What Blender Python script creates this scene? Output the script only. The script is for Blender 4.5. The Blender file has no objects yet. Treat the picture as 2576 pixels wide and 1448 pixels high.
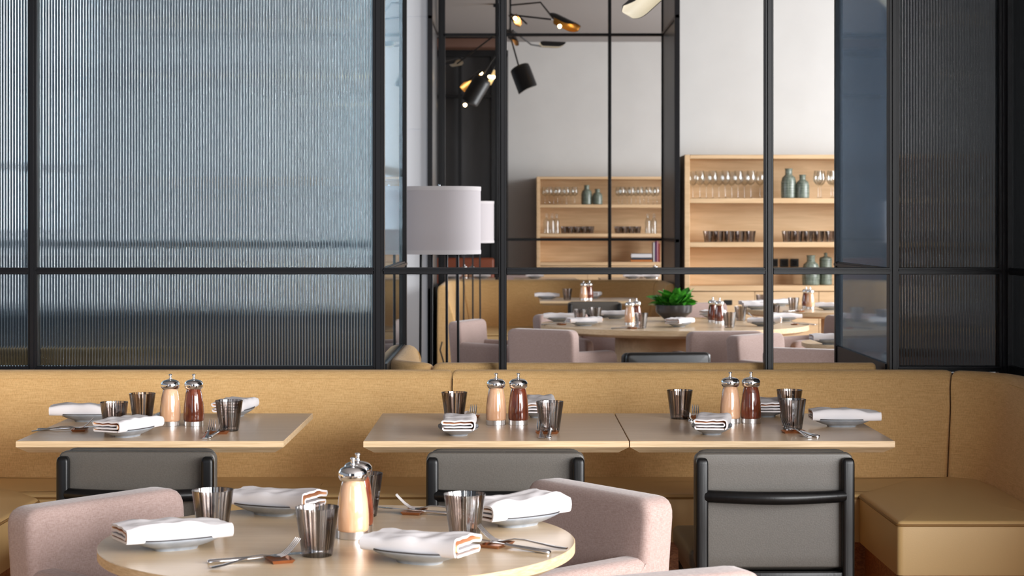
import bpy, bmesh, math, random
from mathutils import Vector, Matrix, noise
sc = bpy.context.scene
COL = sc.collection
PI = math.pi
F = 4714.0; CAMZ = 1.34; HY = 565.0            # focal length in px of the 2576 frame, eye height, horizon row
# ------------------------------------------------------------------ camera
cd = bpy.data.cameras.new('camera'); cam = bpy.data.objects.new('camera', cd); COL.objects.link(cam)
cam.location = (0, 0, CAMZ); cam.rotation_euler = (PI/2, 0, 0)
cd.sensor_width = 36.0; cd.lens = 36.0*F/2576; cd.shift_y = (HY-724)/2576
cd.clip_end = 60; cd.dof.use_dof = True; cd.dof.focus_distance = 4.9; cd.dof.aperture_fstop = 10.0
sc.camera = cam
sc.view_settings.view_transform = 'Standard'; sc.view_settings.look = 'None'
sc.view_settings.gamma = 1.0; sc.view_settings.use_curve_mapping = False
sc.view_settings.exposure = 1.28
sc.cycles.use_denoising = True
sc.cycles.caustics_reflective = False; sc.cycles.caustics_refractive = False
sc.cycles.transparent_max_bounces = 24; sc.cycles.max_bounces = 10
sc.cycles.sample_clamp_indirect = 6.0

def lin(r, g, b):
    f = lambda c: (c/255/12.92 if c/255 <= .04045 else ((c/255+.055)/1.055)**2.4)
    return (f(r), f(g), f(b), 1.0)
# ------------------------------------------------------------------ world and daylight
w = bpy.data.worlds.new('overcast_sky'); sc.world = w; w.use_nodes = True
w.node_tree.nodes['Background'].inputs[0].default_value = (.80, .88, 1.0, 1)
w.node_tree.nodes['Background'].inputs[1].default_value = .14
def area(name, loc, to, sx, sy, power, col):
    ld = bpy.data.lights.new(name, 'AREA'); ld.shape = 'RECTANGLE'; ld.size = sx; ld.size_y = sy
    ld.energy = power; ld.color = col
    o = bpy.data.objects.new(name, ld); COL.objects.link(o); o.location = loc
    d = Vector(to)-Vector(loc)
    o.rotation_euler = d.to_track_quat('-Z', 'Y').to_euler(); return o
DAY = (.98, .99, 1.0); BLUE = (.78, .88, 1.0)
# daylight through the window bays behind the viewer and along the right hand side
area('daylight_1', (2.6, -2.2, 2.0), (1.2, 5, 1.5), 1.6, 2.8, 130, DAY)
area('daylight_2', (4.2, -2.2, 2.0), (1.6, 5, 1.5), 1.3, 2.8, 130, DAY)
area('daylight_3', (6.3, -1.4, 2.0), (-2, 3.4, .9), 2.2, 2.8, 280, DAY)
area('daylight_4', (6.3, 1.4, 2.0), (-4, 4.0, .9), 2.2, 2.8, 250, DAY)
area('daylight_5', (-2.2, -2.2, 2.0), (-2.2, 5, 1.7), 1.3, 2.8, 14, BLUE)
# the dining room beyond: windows on its right and, bluer, on its left
area('daylight_6', (5.8, 9.6, 2.1), (-4, 9.6, 1.0), 2.2, 2.3, 150, DAY)
area('daylight_7', (5.8, 12.6, 2.1), (-4, 12.6, 1.0), 2.2, 2.3, 150, DAY)
area('daylight_8', (-5.4, 9.2, 2.3), (4, 9.2, 1.2), 1.6, 2.0, 27, BLUE)
area('daylight_9', (-5.4, 12.2, 2.3), (4, 12.2, 1.2), 1.6, 2.0, 27, BLUE)
area('daylight_10', (5.8, 19.6, 2.0), (-2, 20.5, 1.0), 3.4, 2.8, 170, DAY)

# ------------------------------------------------------------------ materials
M = {}
class NT:
    def __init__(s, name):
        m = bpy.data.materials.new(name); m.use_nodes = True; s.m = m; s.t = m.node_tree
        s.t.nodes.clear(); s.out = s.n('ShaderNodeOutputMaterial')
    def n(s, k, **kw):
        x = s.t.nodes.new(k)
        for a, b in kw.items(): setattr(x, a, b)
        return x
    def l(s, a, b): s.t.links.new(a, b)
def mapping(nt, scale, coord='Object', rot=(0, 0, 0)):
    tc = nt.n('ShaderNodeTexCoord'); mp = nt.n('ShaderNodeMapping')
    mp.inputs['Scale'].default_value = scale; mp.inputs['Rotation'].default_value = rot
    nt.l(tc.outputs[coord], mp.inputs['Vector']); return mp.outputs['Vector']
def mat(name, col, rough=.5, metal=0, spec=.5, tex=None, bump=0., col2=None, lo=.35, hi=.65, bdist=.002,
        sheen=0, coat=0, tex2=None, coord='Object', detail=4, distort=0, coat_r=.1):
    nt = NT(name); p = nt.n('ShaderNodeBsdfPrincipled')
    p.inputs['Base Color'].default_value = col; p.inputs['Roughness'].default_value = rough
    p.inputs['Metallic'].default_value = metal; p.inputs['Specular IOR Level'].default_value = spec
    p.inputs['Sheen Weight'].default_value = sheen; p.inputs['Coat Weight'].default_value = coat
    p.inputs['Coat Roughness'].default_value = coat_r
    nt.l(p.outputs[0], nt.out.inputs[0])
    if tex:
        ns = nt.n('ShaderNodeTexNoise'); ns.inputs['Scale'].default_value = 1.0; ns.inputs['Detail'].default_value = detail
        ns.inputs['Distortion'].default_value = distort
        nt.l(mapping(nt, tex, coord), ns.inputs['Vector']); fac = ns.outputs['Fac']
        if tex2:
            n2 = nt.n('ShaderNodeTexNoise'); n2.inputs['Scale'].default_value = 1.0; n2.inputs['Detail'].default_value = 3
            nt.l(mapping(nt, tex2, coord), n2.inputs['Vector'])
            a = nt.n('ShaderNodeMath', operation='ADD'); b = nt.n('ShaderNodeMath', operation='MULTIPLY'); b.inputs[1].default_value = .5
            nt.l(fac, a.inputs[0]); nt.l(n2.outputs['Fac'], a.inputs[1]); nt.l(a.outputs[0], b.inputs[0]); fac = b.outputs[0]
        if col2:
            r = nt.n('ShaderNodeValToRGB'); r.color_ramp.elements[0].position = lo; r.color_ramp.elements[1].position = hi
            r.color_ramp.elements[0].color = col2; r.color_ramp.elements[1].color = col
            nt.l(fac, r.inputs[0]); nt.l(r.outputs[0], p.inputs['Base Color'])
        if bump:
            bp = nt.n('ShaderNodeBump'); bp.inputs['Strength'].default_value = bump; bp.inputs['Distance'].default_value = bdist
            nt.l(fac, bp.inputs['Height']); nt.l(bp.outputs[0], p.inputs['Normal'])
    M[name] = nt.m; return nt.m
mat('gold_fabric', lin(226, 186, 128), .85, tex=(25, 25, 520), tex2=(420, 420, 22), col2=lin(202, 158, 100), lo=.38, hi=.62, bump=.35, bdist=.0012, sheen=.15)
mat('gold_leather', lin(214, 178, 122), .42, tex=(260, 260, 260), bump=.18, bdist=.0008, spec=.45)
mat('gold_thread', lin(205, 170, 110), .7)
mat('gold_piping', lin(150, 112, 62), .5)
mat('oak', lin(222, 194, 164), .32, tex=(5, 90, 90), col2=lin(208, 178, 146), lo=.3, hi=.7, bump=.05, bdist=.0004, coat=.25, coat_r=.22, distort=.6)
mat('oak_edge', lin(224, 196, 158), .45, tex=(9, 60, 300), col2=lin(202, 170, 130), lo=.35, hi=.65, bump=.1, bdist=.0004)
mat('oak_round', lin(220, 194, 160), .30, tex=(5, 80, 80), col2=lin(208, 180, 144), lo=.3, hi=.7, bump=.04, bdist=.0004, coat=.3, coat_r=.2, distort=.8)
mat('oak_shelf', lin(226, 194, 154), .55, tex=(2.5, 30, 30), col2=lin(212, 178, 136), lo=.35, hi=.65, distort=.6)
mat('oak_plinth', lin(186, 122, 74), .5, tex=(60, 60, 120), col2=lin(150, 90, 52), lo=.4, hi=.6, bump=.1, distort=1.4)
mat('mauve_fabric', lin(172, 150, 143), .95, tex=(700, 700, 140), tex2=(120, 120, 900), col2=lin(148, 124, 117), lo=.38, hi=.62, bump=.35, bdist=.001, sheen=.25)
mat('grey_leather', lin(84, 79, 73), .42, tex=(300, 300, 300), bump=.22, bdist=.0008, col2=lin(77, 72, 66))
mat('grey_leather_shaded', lin(26, 24, 23), .35, tex=(300, 300, 300), bump=.2, bdist=.0008)  # the grey leather again, shade on the bay chair put into its colour
mat('black_oak', lin(15, 14, 15), .34, tex=(160, 160, 9), bump=.25, bdist=.0012, col2=lin(9, 9, 9), spec=.32)
mat('black_steel', lin(19, 18, 21), .36, metal=.0, spec=.28)
mat('black_gloss', lin(16, 16, 18), .25)
mat('niche_black', lin(84, 84, 86), .3, tex=(3, 3, .8), col2=lin(62, 61, 62))
mat('soffit_wood', lin(96, 66, 52), .6)
mat('plaster', lin(216, 215, 213), .9, tex=(3, 3, 3), col2=lin(212, 211, 209))
mat('plaster_cool', lin(226, 228, 232), .9)
mat('plaster_ceiling', lin(168, 166, 166), .95)
mat('floor_wood', lin(170, 142, 118), .5, tex=(3, 40, 3), col2=lin(146, 116, 94), distort=.5)
mat('dark_panel', lin(30, 31, 34), .4)
mat('taupe_wall', lin(74, 80, 86), .8)
mat('wainscot', lin(40, 46, 56), .6)
mat('chrome', (.93, .93, .94, 1), .04, metal=1)
mat('steel', (.80, .79, .80, 1), .14, metal=1)
mat('brushed_steel', (.82, .80, .79, 1), .28, metal=1)
mat('copper', lin(214, 150, 110), .3, metal=1)
mat('mill_light', lin(230, 184, 148), .12, tex=(90, 90, 12), col2=lin(216, 166, 128), coat=1, coat_r=.04, distort=1.)
mat('mill_dark', lin(126, 62, 40), .12, tex=(90, 90, 14), col2=lin(86, 38, 22), coat=1, coat_r=.04, distort=1.)
mat('stoneware', lin(164, 170, 178), .32, tex=(40, 40, 40), col2=lin(142, 149, 158), detail=8)
mat('stoneware_rim', lin(58, 56, 58), .4)
mat('linen', lin(226, 221, 222), .85, tex=(300, 300, 300), bump=.15, bdist=.0008)
mat('linen_fold_glow', lin(244, 196, 152), .85)
mat('shade_fabric', lin(196, 190, 194), .9, tex=(200, 200, 200), bump=.1, bdist=.001)
mat('shade_trim', lin(206, 201, 203), .8)
mat('lamp_black', lin(24, 24, 26), .42)
mat('lamp_cream', lin(226, 218, 198), .5)
mat('lamp_gold', lin(196, 146, 70), .35, metal=.6)
mat('pot_black', lin(66, 62, 64), .3, tex=(12, 12, 12), col2=lin(48, 46, 48))
mat('leaf', lin(78, 160, 48), .25, tex=(30, 30, 30), col2=lin(40, 112, 30), spec=.7)
mat('soil', lin(40, 30, 22), .9)
mat('celadon', lin(128, 138, 126), .25, tex=(6, 6, 170), tex2=(70, 70, 8), col2=lin(88, 98, 88), lo=.42, hi=.56)
mat('paper', lin(232, 228, 220), .8)
mat('socket_black', lin(22, 26, 26), .4)
mat('red_leather', lin(128, 62, 34), .5)
mat('cable', lin(20, 20, 20), .5)
for nm, c in (('cover_white', (214, 214, 218)), ('cover_grey', (72, 78, 92)), ('cover_orange', (196, 122, 62)), ('cover_red', (190, 48, 52)),
              ('cover_purple', (110, 60, 110)), ('cover_pink', (216, 150, 160))): mat(nm, lin(*c), .5)
def emis(name, col, st):
    nt = NT(name); e = nt.n('ShaderNodeEmission'); e.inputs[0].default_value = col; e.inputs[1].default_value = st
    nt.l(e.outputs[0], nt.out.inputs[0]); M[name] = nt.m
emis('bulb_glow', (1, .72, .36, 1), 7)
# clear reeded pane: real ribs, real refraction
def glass(name, col, rough, ior=1.5):
    nt = NT(name); g = nt.n('ShaderNodeBsdfGlass'); g.inputs['Color'].default_value = col
    g.inputs['Roughness'].default_value = rough; g.inputs['IOR'].default_value = ior
    nt.l(g.outputs[0], nt.out.inputs[0]); M[name] = nt.m
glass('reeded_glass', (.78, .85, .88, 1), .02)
glass('reeded_shade_tint', (.29, .295, .30, 1), .03); glass('reeded_reflect_tint', (.62, .69, .76, 1), .04)  # dim view and bluish reflection of the right panes put into the tint
# thin table glass: tinted see-through plus a mirror-like sheen
def thin_glass(name, stripes):
    nt = NT(name); tr = nt.n('ShaderNodeBsdfTransparent'); gl = nt.n('ShaderNodeBsdfGlossy'); gl.inputs['Roughness'].default_value = .03
    lw = nt.n('ShaderNodeLayerWeight'); lw.inputs['Blend'].default_value = .28
    mx = nt.n('ShaderNodeMixShader'); nt.l(tr.outputs[0], mx.inputs[1]); nt.l(gl.outputs[0], mx.inputs[2])
    if stripes:
        tc = nt.n('ShaderNodeTexCoord'); sp = nt.n('ShaderNodeSeparateXYZ'); nt.l(tc.outputs['Object'], sp.inputs[0])
        at = nt.n('ShaderNodeMath', operation='ARCTAN2'); nt.l(sp.outputs[1], at.inputs[0]); nt.l(sp.outputs[0], at.inputs[1])
        ns = nt.n('ShaderNodeTexNoise', noise_dimensions='1D'); ns.inputs['Scale'].default_value = 5.6; ns.inputs['Detail'].default_value = 1.5
        sm = nt.n('ShaderNodeMath', operation='MULTIPLY'); sm.inputs[1].default_value = 1.; nt.l(at.outputs[0], sm.inputs[0])
        nt.l(sm.outputs[0], ns.inputs['W'])
        r = nt.n('ShaderNodeValToRGB'); e = r.color_ramp.elements
        e[0].position = .40; e[0].color = (.27, .24, .235, 1); e[1].position = .60; e[1].color = (.97, .96, .95, 1)
        x = e.new(.47); x.color = (.48, .41, .39, 1); x = e.new(.52); x.color = (.86, .81, .78, 1)
        nt.l(ns.outputs['Fac'], r.inputs[0]); nt.l(r.outputs[0], tr.inputs[0])
        bp = nt.n('ShaderNodeBump'); bp.inputs['Strength'].default_value = .5; bp.inputs['Distance'].default_value = .003
        nt.l(ns.outputs['Fac'], bp.inputs['Height']); nt.l(bp.outputs[0], gl.inputs['Normal'])
        m2 = nt.n('ShaderNodeMath', operation='MULTIPLY_ADD'); m2.inputs[1].default_value = .8; m2.inputs[2].default_value = .11
        nt.l(lw.outputs['Fresnel'], m2.inputs[0]); nt.l(m2.outputs[0], mx.inputs[0])
    else:
        tr.inputs[0].default_value = (.97, .98, .98, 1)
        m2 = nt.n('ShaderNodeMath', operation='MULTIPLY_ADD'); m2.inputs[1].default_value = .4; m2.inputs[2].default_value = .06
        nt.l(lw.outputs['Fresnel'], m2.inputs[0]); nt.l(m2.outputs[0], mx.inputs[0])
    nt.l(mx.outputs[0], nt.out.inputs[0]); M[name] = nt.m
thin_glass('smoke_stripe_glass', True); thin_glass('clear_glass', False)

# ------------------------------------------------------------------ mesh helpers
class G:
    """collects shapes; build() links them as one mesh object"""
    def __init__(s): s.v = []; s.f = []; s.m = []
    def add(s, vs, fs, m=0, X=None):
        o = len(s.v)
        for p in vs:
            p = Vector(p); s.v.append(X @ p if X else p)
        for f in fs: s.f.append([i+o for i in f]); s.m.append(m)
        return s
    def box(s, x0, x1, y0, y1, z0, z1, b=0, seg=2, m=0, X=None):
        if b <= 0:
            vs = [(x, y, z) for x in (x0, x1) for y in (y0, y1) for z in (z0, z1)]
            return s.add(vs, [(0, 1, 3, 2), (4, 6, 7, 5), (0, 4, 5, 1), (2, 3, 7, 6), (0, 2, 6, 4), (1, 5, 7, 3)], m, X)
        bm = bmesh.new(); bmesh.ops.create_cube(bm, size=1)
        for v in bm.verts: v.co = ((x0+x1)/2+v.co.x*(x1-x0), (y0+y1)/2+v.co.y*(y1-y0), (z0+z1)/2+v.co.z*(z1-z0))
        bmesh.ops.bevel(bm, geom=bm.edges[:], offset=b, segments=seg, profile=.5, affect='EDGES')
        bm.verts.index_update(); s.add([v.co.copy() for v in bm.verts], [[v.index for v in f.verts] for f in bm.faces], m, X); bm.free(); return s
    def lathe(s, prof, n=32, m=0, X=None, c=(0, 0), close=True):
        vs = []; fs = []; k = len(prof)
        for r, z in prof:
            for i in range(n):
                a = 2*PI*i/n; vs.append((c[0]+r*math.cos(a), c[1]+r*math.sin(a), z))
        for j in range(k-1):
            for i in range(n):
                fs.append((j*n+i, j*n+(i+1) % n, (j+1)*n+(i+1) % n, (j+1)*n+i))
        if close:
            if prof[0][0] > 1e-5: fs.append(tuple(reversed(range(n))))
            if prof[-1][0] > 1e-5: fs.append(tuple((k-1)*n+i for i in range(n)))
        return s.add(vs, fs, m, X)
    def tube(s, pts, r, n=10, m=0, X=None, cap=True):
        pts = [Vector(p) for p in pts]; vs = []; fs = []; k = len(pts)
        rs = r if isinstance(r, (list, tuple)) else [r]*k
        up = None
        for j, p in enumerate(pts):
            d = (pts[min(j+1, k-1)]-pts[max(j-1, 0)]).normalized()
            if up is None: up = Vector((0, 0, 1)) if abs(d.z) < .9 else Vector((1, 0, 0))
            a = d.cross(up).normalized(); b = a.cross(d).normalized(); up = b
            for i in range(n):
                t = 2*PI*i/n; vs.append(p+a*math.cos(t)*rs[j]+b*math.sin(t)*rs[j])
        for j in range(k-1):
            for i in range(n): fs.append((j*n+i, j*n+(i+1) % n, (j+1)*n+(i+1) % n, (j+1)*n+i))
        if cap: fs.append(tuple(reversed(range(n)))); fs.append(tuple((k-1)*n+i for i in range(n)))
        return s.add(vs, fs, m, X)
    def rings(s, rs, m=0, X=None, cap=True, loop=True):
        n = len(rs[0]); vs = [p for r in rs for p in r]; fs = []
        for j in range(len(rs)-1):
            for i in range(n if loop else n-1): fs.append((j*n+i, j*n+(i+1) % n, (j+1)*n+(i+1) % n, (j+1)*n+i))
        if cap: fs.append(tuple(reversed(range(n)))); fs.append(tuple((len(rs)-1)*n+i for i in range(n)))
        return s.add(vs, fs, m, X)
    def pillow(s, poly, t0, t1, r, m=0, X=None, crown=0., both=True):
        """upholstered slab: outline poly (u,v), thickness t0..t1 along w, edges rounded by r"""
        def off(d):
            out = []; n = len(poly)
            for i in range(n):
                a = Vector(poly[i-1]); b = Vector(poly[i]); c = Vector(poly[(i+1) % n])
                e1 = (b-a).normalized(); e2 = (c-b).normalized()
                n1 = Vector((-e1.y, e1.x)); n2 = Vector((-e2.y, e2.x)); nn = n1+n2
                if nn.length < 1e-6: nn = n1
                nn.normalize(); k = max(.5, nn.dot(n1)); out.append(b+nn*(d/k))
            return out
        rs = []; K = 5
        cx = sum(p[0] for p in poly)/len(poly); cy = sum(p[1] for p in poly)/len(poly); C = Vector((cx, cy))
        def ring(pts, w): rs.append([(p[0], p[1], w) for p in pts])
        if both:
            for q in (.25, .55, .8): ring([C+(Vector(p)-C)*q for p in off(r)], t0-crown*(1-q*q))
            for k in range(K+1):
                a = PI/2*k/K; ring(off(r*(1-math.sin(a))), t0+r*(1-math.cos(a)))
        else: ring(off(0), t0)
        for k in range(K+1):
            a = PI/2*k/K; ring(off(r*(1-math.cos(a))), t1-r*(1-math.sin(a)))
        for q in (.8, .55, .25): ring([C+(Vector(p)-C)*q for p in off(r)], t1+crown*(1-q*q))
        return s.rings(rs, m, X)
    def build(s, name, mats, parent=None, loc=(0, 0, 0), rotz=0, angle=.7, flat=False):
        me = bpy.data.meshes.new(name); me.from_pydata([tuple(p) for p in s.v], [], s.f)
        for k in (mats if isinstance(mats, (list, tuple)) else [mats]): me.materials.append(M[k])
        me.polygons.foreach_set('material_index', s.m)
        if not flat:
            me.shade_smooth(); me.set_sharp_from_angle(angle=angle)
        me.update(); o = bpy.data.objects.new(name, me); COL.objects.link(o)
        o.location = loc; o.rotation_euler = (0, 0, rotz)
        if parent: o.parent = parent
        return o
def rpoly(pts, rad, n=5):
    """rounded polygon, counter-clockwise"""
    out = []; k = len(pts)
    for i in range(k):
        r = rad[i] if isinstance(rad, (list, tuple)) else rad
        a = Vector(pts[i-1]); b = Vector(pts[i]); c = Vector(pts[(i+1) % k])
        if r <= 0: out.append(b); continue
        u = (a-b).normalized(); v = (c-b).normalized(); ang = u.angle(v)
        d = min(r/math.tan(ang/2), .49*(a-b).length, .49*(c-b).length)
        p0 = b+u*d; p1 = b+v*d
        for j in range(n+1):
            t = j/n; out.append(p0*(1-t)**2+b*2*t*(1-t)+p1*t*t)
    return out
def densify(pts, d):
    out = []
    for i in range(len(pts)):
        a = Vector(pts[i]); b = Vector(pts[(i+1) % len(pts)]); k = max(1, int((b-a).length/d))
        for j in range(k): out.append(a.lerp(b, j/k))
    return out
XZ = Matrix(((1, 0, 0, 0), (0, 0, 1, 0), (0, 1, 0, 0), (0, 0, 0, 1)))   # (u,v,w) -> (x=u, z=v, y=w)
YZ = Matrix(((0, 0, 1, 0), (1, 0, 0, 0), (0, 1, 0, 0), (0, 0, 0, 1)))   # (u,v,w) -> (y=u, z=v, x=w)
def prop(o, label=None, cat=None, group=None, kind=None):
    if label: o['label'] = label
    if cat: o['category'] = cat
    if group: o['group'] = group
    if kind: o['kind'] = kind
    return o
def empty(name, loc=(0, 0, 0), rotz=0, parent=None):
    o = bpy.data.objects.new(name, None); COL.objects.link(o); o.location = loc; o.rotation_euler = (0, 0, rotz)
    o.empty_display_size = .1
    if parent: o.parent = parent
    return o
KIDS = {}
def copy_tree(o, parent=None):
    c = o.copy(); COL.objects.link(c); c.parent = parent
    for ch in KIDS.setdefault(o.name, list(o.children)): copy_tree(ch, c)
    return c
USED = set()
def put(proto, x, y, z, rz, label, group=None):
    """the first time the source itself, then copies of it with its parts"""
    if proto.name in USED: o = copy_tree(proto)
    else: USED.add(proto.name); KIDS.setdefault(proto.name, list(proto.children)); o = proto
    o.location = (x, y, z); o.rotation_euler = (0, 0, rz); o['label'] = label
    if group: o['group'] = group
    elif 'group' in o: del o['group']
    return o
def PT(px, py, Y): return Vector(((px-1288)*Y/F, Y, CAMZ-(py-HY)*Y/F))
def XY(px, Y): return (px-1288)*Y/F
TZ = .74
def head(hx, hy): return math.atan2(-hx, hy)

# ------------------------------------------------------------------ the rooms
def struct(o): o['kind'] = 'structure'; return o
struct(G().box(-7, 7, -3, 26, -.1, 0).build('floor', 'floor_wood', flat=True))
struct(G().box(-7, 7, -3, 26, 3.67, 3.8).build('ceiling', 'plaster_ceiling', flat=True))
struct(G().box(-7, 7, 23.9, 24.1, 0, 3.67).build('wall_back', 'plaster', flat=True))
struct(G().box(1.36, 6.2, 15.45, 15.65, 0, 3.67).build('wall_right', 'plaster', flat=True))
g = G()
for z0, z1 in ((0, .93), (.938, 2.10), (2.108, 3.0), (3.008, 3.67)): g.box(-1.35, -.665, 15.0, 15.2, z0, z1)
g.box(-1.34, -.67, 15.01, 15.19, .9, 3.1)
struct(g.build('wall_left', 'plaster_cool', flat=True))
struct(G().box(-6.2, -1.35, 15.02, 15.2, 0, 3.67).build('wall_side', 'taupe_wall', flat=True))
struct(G().box(-6.2, -1.35, 14.9, 15.02, 2.40, 2.62).box(-6.2, -1.35, 14.9, 15.02, 2.98, 3.04).build('trim_2', 'wainscot', flat=True))
struct(G().box(-6.0, -1.35, 14.93, 15.0, 0, 1.06).box(-6.0, -1.35, 14.9, 15.0, 1.06, 1.1, .005).build('trim_1', 'wainscot'))
struct(G().box(1.80, 5.9, 8.3, 8.4, 0, 3.67).build('wall_dark', 'dark_panel', flat=True))
# window bays around the rooms: mullions and sills stand in front of the daylight
def bay(name, x0, y0, x1, y1, n, z0=.55, z1=3.45):
    r = empty(name, ((x0+x1)/2, (y0+y1)/2, 0)); struct(r); d = Vector((x1-x0, y1-y0, 0)); L = d.length; a = math.atan2(d.y, d.x)
    f = G(); 
    for i in range(n+1): u = -L/2+L*i/n; f.box(u-.03, u+.03, -.05, .05, z0, z1)
    for z in (z0, z0+.62, z1): f.box(-L/2, L/2, -.045, .045, z-.03, z+.03)
    o = f.build('window_frame', 'black_steel', r, flat=True); o.rotation_euler = (0, 0, a)
    o = G().box(-L/2-.1, L/2+.1, .06, .16, 0, z0).box(-L/2-.1, L/2+.1, .06, .16, z1, 3.67).build('window_wall', 'wainscot', r, flat=True); o.rotation_euler = (0, 0, a)
bay('window_3', 6.1, -2.1, 1.1, -2.1, 7); bay('window_4', 6.15, 3.3, 6.15, -2.9, 8)
bay('window_5', 5.65, 14.9, 5.65, 8.4, 7, .95); bay('window_6', -5.25, 7.0, -5.25, 14.9, 9, 1.12)
struct(G().box(-4.0, 1.05, -2.4, -2.3, 3.45, 3.67).box(-4.0, -3.0, -2.4, -2.3, 0, 3.45).box(-1.4, 1.05, -2.4, -2.3, 0, 3.45).build('wall_front', 'wainscot', flat=True))

# steel framed partitions with reeded panes
def post(g, x, y, w, z0, z1, d=.05):
    g.box(x-w/2, x+w/2, y, y+d, z0, z1, .0015, 1); g.box(x-w*.22, x+w*.22, y-.008, y+.001, z0, z1, .001, 1)
def rail(g, x0, x1, y, z, h, d=.05):
    g.box(x0, x1, y, y+d, z-h/2, z+h/2, .0015, 1); g.box(x0, x1, y-.006, y+.001, z+h*.02, z+h*.25, .001, 1)
def reeded(name, x0, x1, y, z0, z1, parent, mt, pitch=.0101, depth=.0022):
    """pane with half-round ribs on the near face, flat on the far one"""
    n = max(1, round((x1-x0)/pitch)); p = (x1-x0)/n; K = 8; front = []
    for i in range(n):
        for k in range(K):
            t = k/K; front.append((x0+(i+t)*p, y-depth*(math.sqrt(max(0, 1-(2*t-1)**2*.92))-.283)))
    front.append((x1, y+.0001)); vs = []; fs = []; m = len(front)
    for z in (z0, z1):
        for q in front: vs.append((q[0], q[1], z))
    for i in range(m-1): fs.append((i, i+1, m+i+1, m+i))
    b = len(vs); vs += [(x0, y+.005, z0), (x1, y+.005, z0), (x1, y+.005, z1), (x0, y+.005, z1)]
    fs.append((b+1, b, b+3, b+2)); fs.append((0, m, b+3, b)); fs.append((m-1, b+1, b+2, 2*m-1))
    fs.append(tuple(range(m-1, -1, -1))+(b, b+1)); fs.append(tuple(range(m, 2*m))+(b+2, b+3))
    return G().add(vs, fs).build(name, mt, parent, angle=.9)
PY = 6.56; ZT = 1.178; TOPZ = 3.66; BZ = .80
w1 = struct(empty('window_1', (0, PY, 0)))
def loc(g, name, mt='black_steel', parent=w1, **k):
    o = g.build(name, mt, parent, **k); o.location = -Vector(parent.location); return o
px = lambda p, Y=PY: (p-1288)*Y/F
posts = ((81, .031), (952, .040), (1264.5, .028), (1935.5, .029), (2250, .036), (2527, .038))
for p, wd in posts: g = G(); post(g, px(p), PY, wd, 0 if p not in (1264.5, 1935.5) else .79, TOPZ); loc(g, 'post')
ends = [px(81)-1.2]+[px(p) for p, _ in posts]
for i in range(len(ends)-1):
    a, b = ends[i]+(.0 if i == 0 else .014), ends[i+1]-.014
    g = G(); rail(g, a, b, PY, ZT, .0235); rail(g, a, b, PY, TOPZ-.02, .04); rail(g, a, b, PY, .79 if 2 <= i <= 4 else .835, .02); loc(g, 'transom')
for a, b, mt in ((px(81)-1.2, px(72), 'reeded_glass'), (px(91), px(938), 'reeded_glass'), (px(2262), px(2515), 'reeded_shade_tint')):
    for z0, z1 in ((.845, ZT-.01), (ZT+.01, TOPZ-.04)):
        o = reeded('reeded_pane', a, b, PY+.02, z0, z1, w1, mt); o.location = (0, -PY, 0)
# low solid panel under the panes, behind the bench
loc(G().box(px(81)-1.2, px(952), PY, PY+.03, 0, .82).box(px(2250), px(2527), PY, PY+.03, 0, .82), 'base_panel', 'black_steel')
# side returns of the bay: glazed panels running away from the viewer (left and right), and one coming nearer at the far right
def side(nm, x, y0, y1, mt, flip):
    r = struct(empty(nm, (x, y0, 0))); L = y1-y0
    f = G()
    f.box(-.018, .018, L-.03, L, 0, TOPZ, .0015, 1); f.box(-.012, .012, .0, L, ZT-.012, ZT+.012, .0015, 1); f.box(-.020, .020, .0, L, ZT-.003, ZT+.006)
    f.box(-.012, .012, 0, L, .82, .85); f.box(-.015, .015, 0, L, TOPZ-.05, TOPZ); f.box(-.012, .012, 0, L, 0, .82)
    f.build('panel_frame', 'black_steel', r)
    for z0, z1 in ((.85, ZT-.012), (ZT+.012, TOPZ-.05)):
        o = reeded('reeded_pane', 0, L-.03, 0, z0, z1, r, mt); o.rotation_euler = (0, 0, PI/2 if flip else -PI/2); o.location = (.0025, 0, 0) if flip else (-.0025, L-.03, 0)
    return r
side('window_7', px(963), PY+.05, 7.75, 'reeded_glass', False)
side('window_8', px(2242), PY+.05, 7.62, 'reeded_reflect_tint', True)
side('window_9', px(2533)+.012, 4.2, PY, 'reeded_shade_tint', True)
# second partition, behind the far bench
w2 = struct(empty('window_2', (0, 16.3, 0)))
Y2 = 16.3
for p, wd in ((1111, .06), (1250, .03), (1534, .028), (1671, .045)):
    g = G(); post(g, XY(p, Y2), Y2, wd, 0, TOPZ); loc(g, 'post', parent=w2)
for py in (87, 602):
    g = G(); rail(g, XY(1115, Y2), XY(1668, Y2), Y2, PT(0, py, Y2).z, .024); loc(g, 'transom', parent=w2)
loc(G().box(XY(1111, Y2), XY(1671, Y2), Y2, Y2+.03, 0, .83), 'base_panel', parent=w2)
def side2(nm, x, y0, y1):
    r = struct(empty(nm, (x, y0, 0))); L = y1-y0; f = G()
    f.box(-.02, .02, 0, .06, 0, TOPZ, .002, 1).box(-.014, .014, 0, L, 1.2, 1.225).box(-.014, .014, 0, L, .0, .83).box(-.014, .014, 0, L, 2.985, 3.01)
    f.build('panel_frame', 'black_steel', r)
    for z0, z1 in ((.83, 1.2), (1.225, 2.985), (3.01, TOPZ)):
        G().box(-.003, .003, .06, L, z0, z1).build('dark_pane', 'niche_black', r, flat=True)
side2('window_10', -.655, 14.95, Y2); side2('window_11', 1.315, 14.9, Y2)
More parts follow.
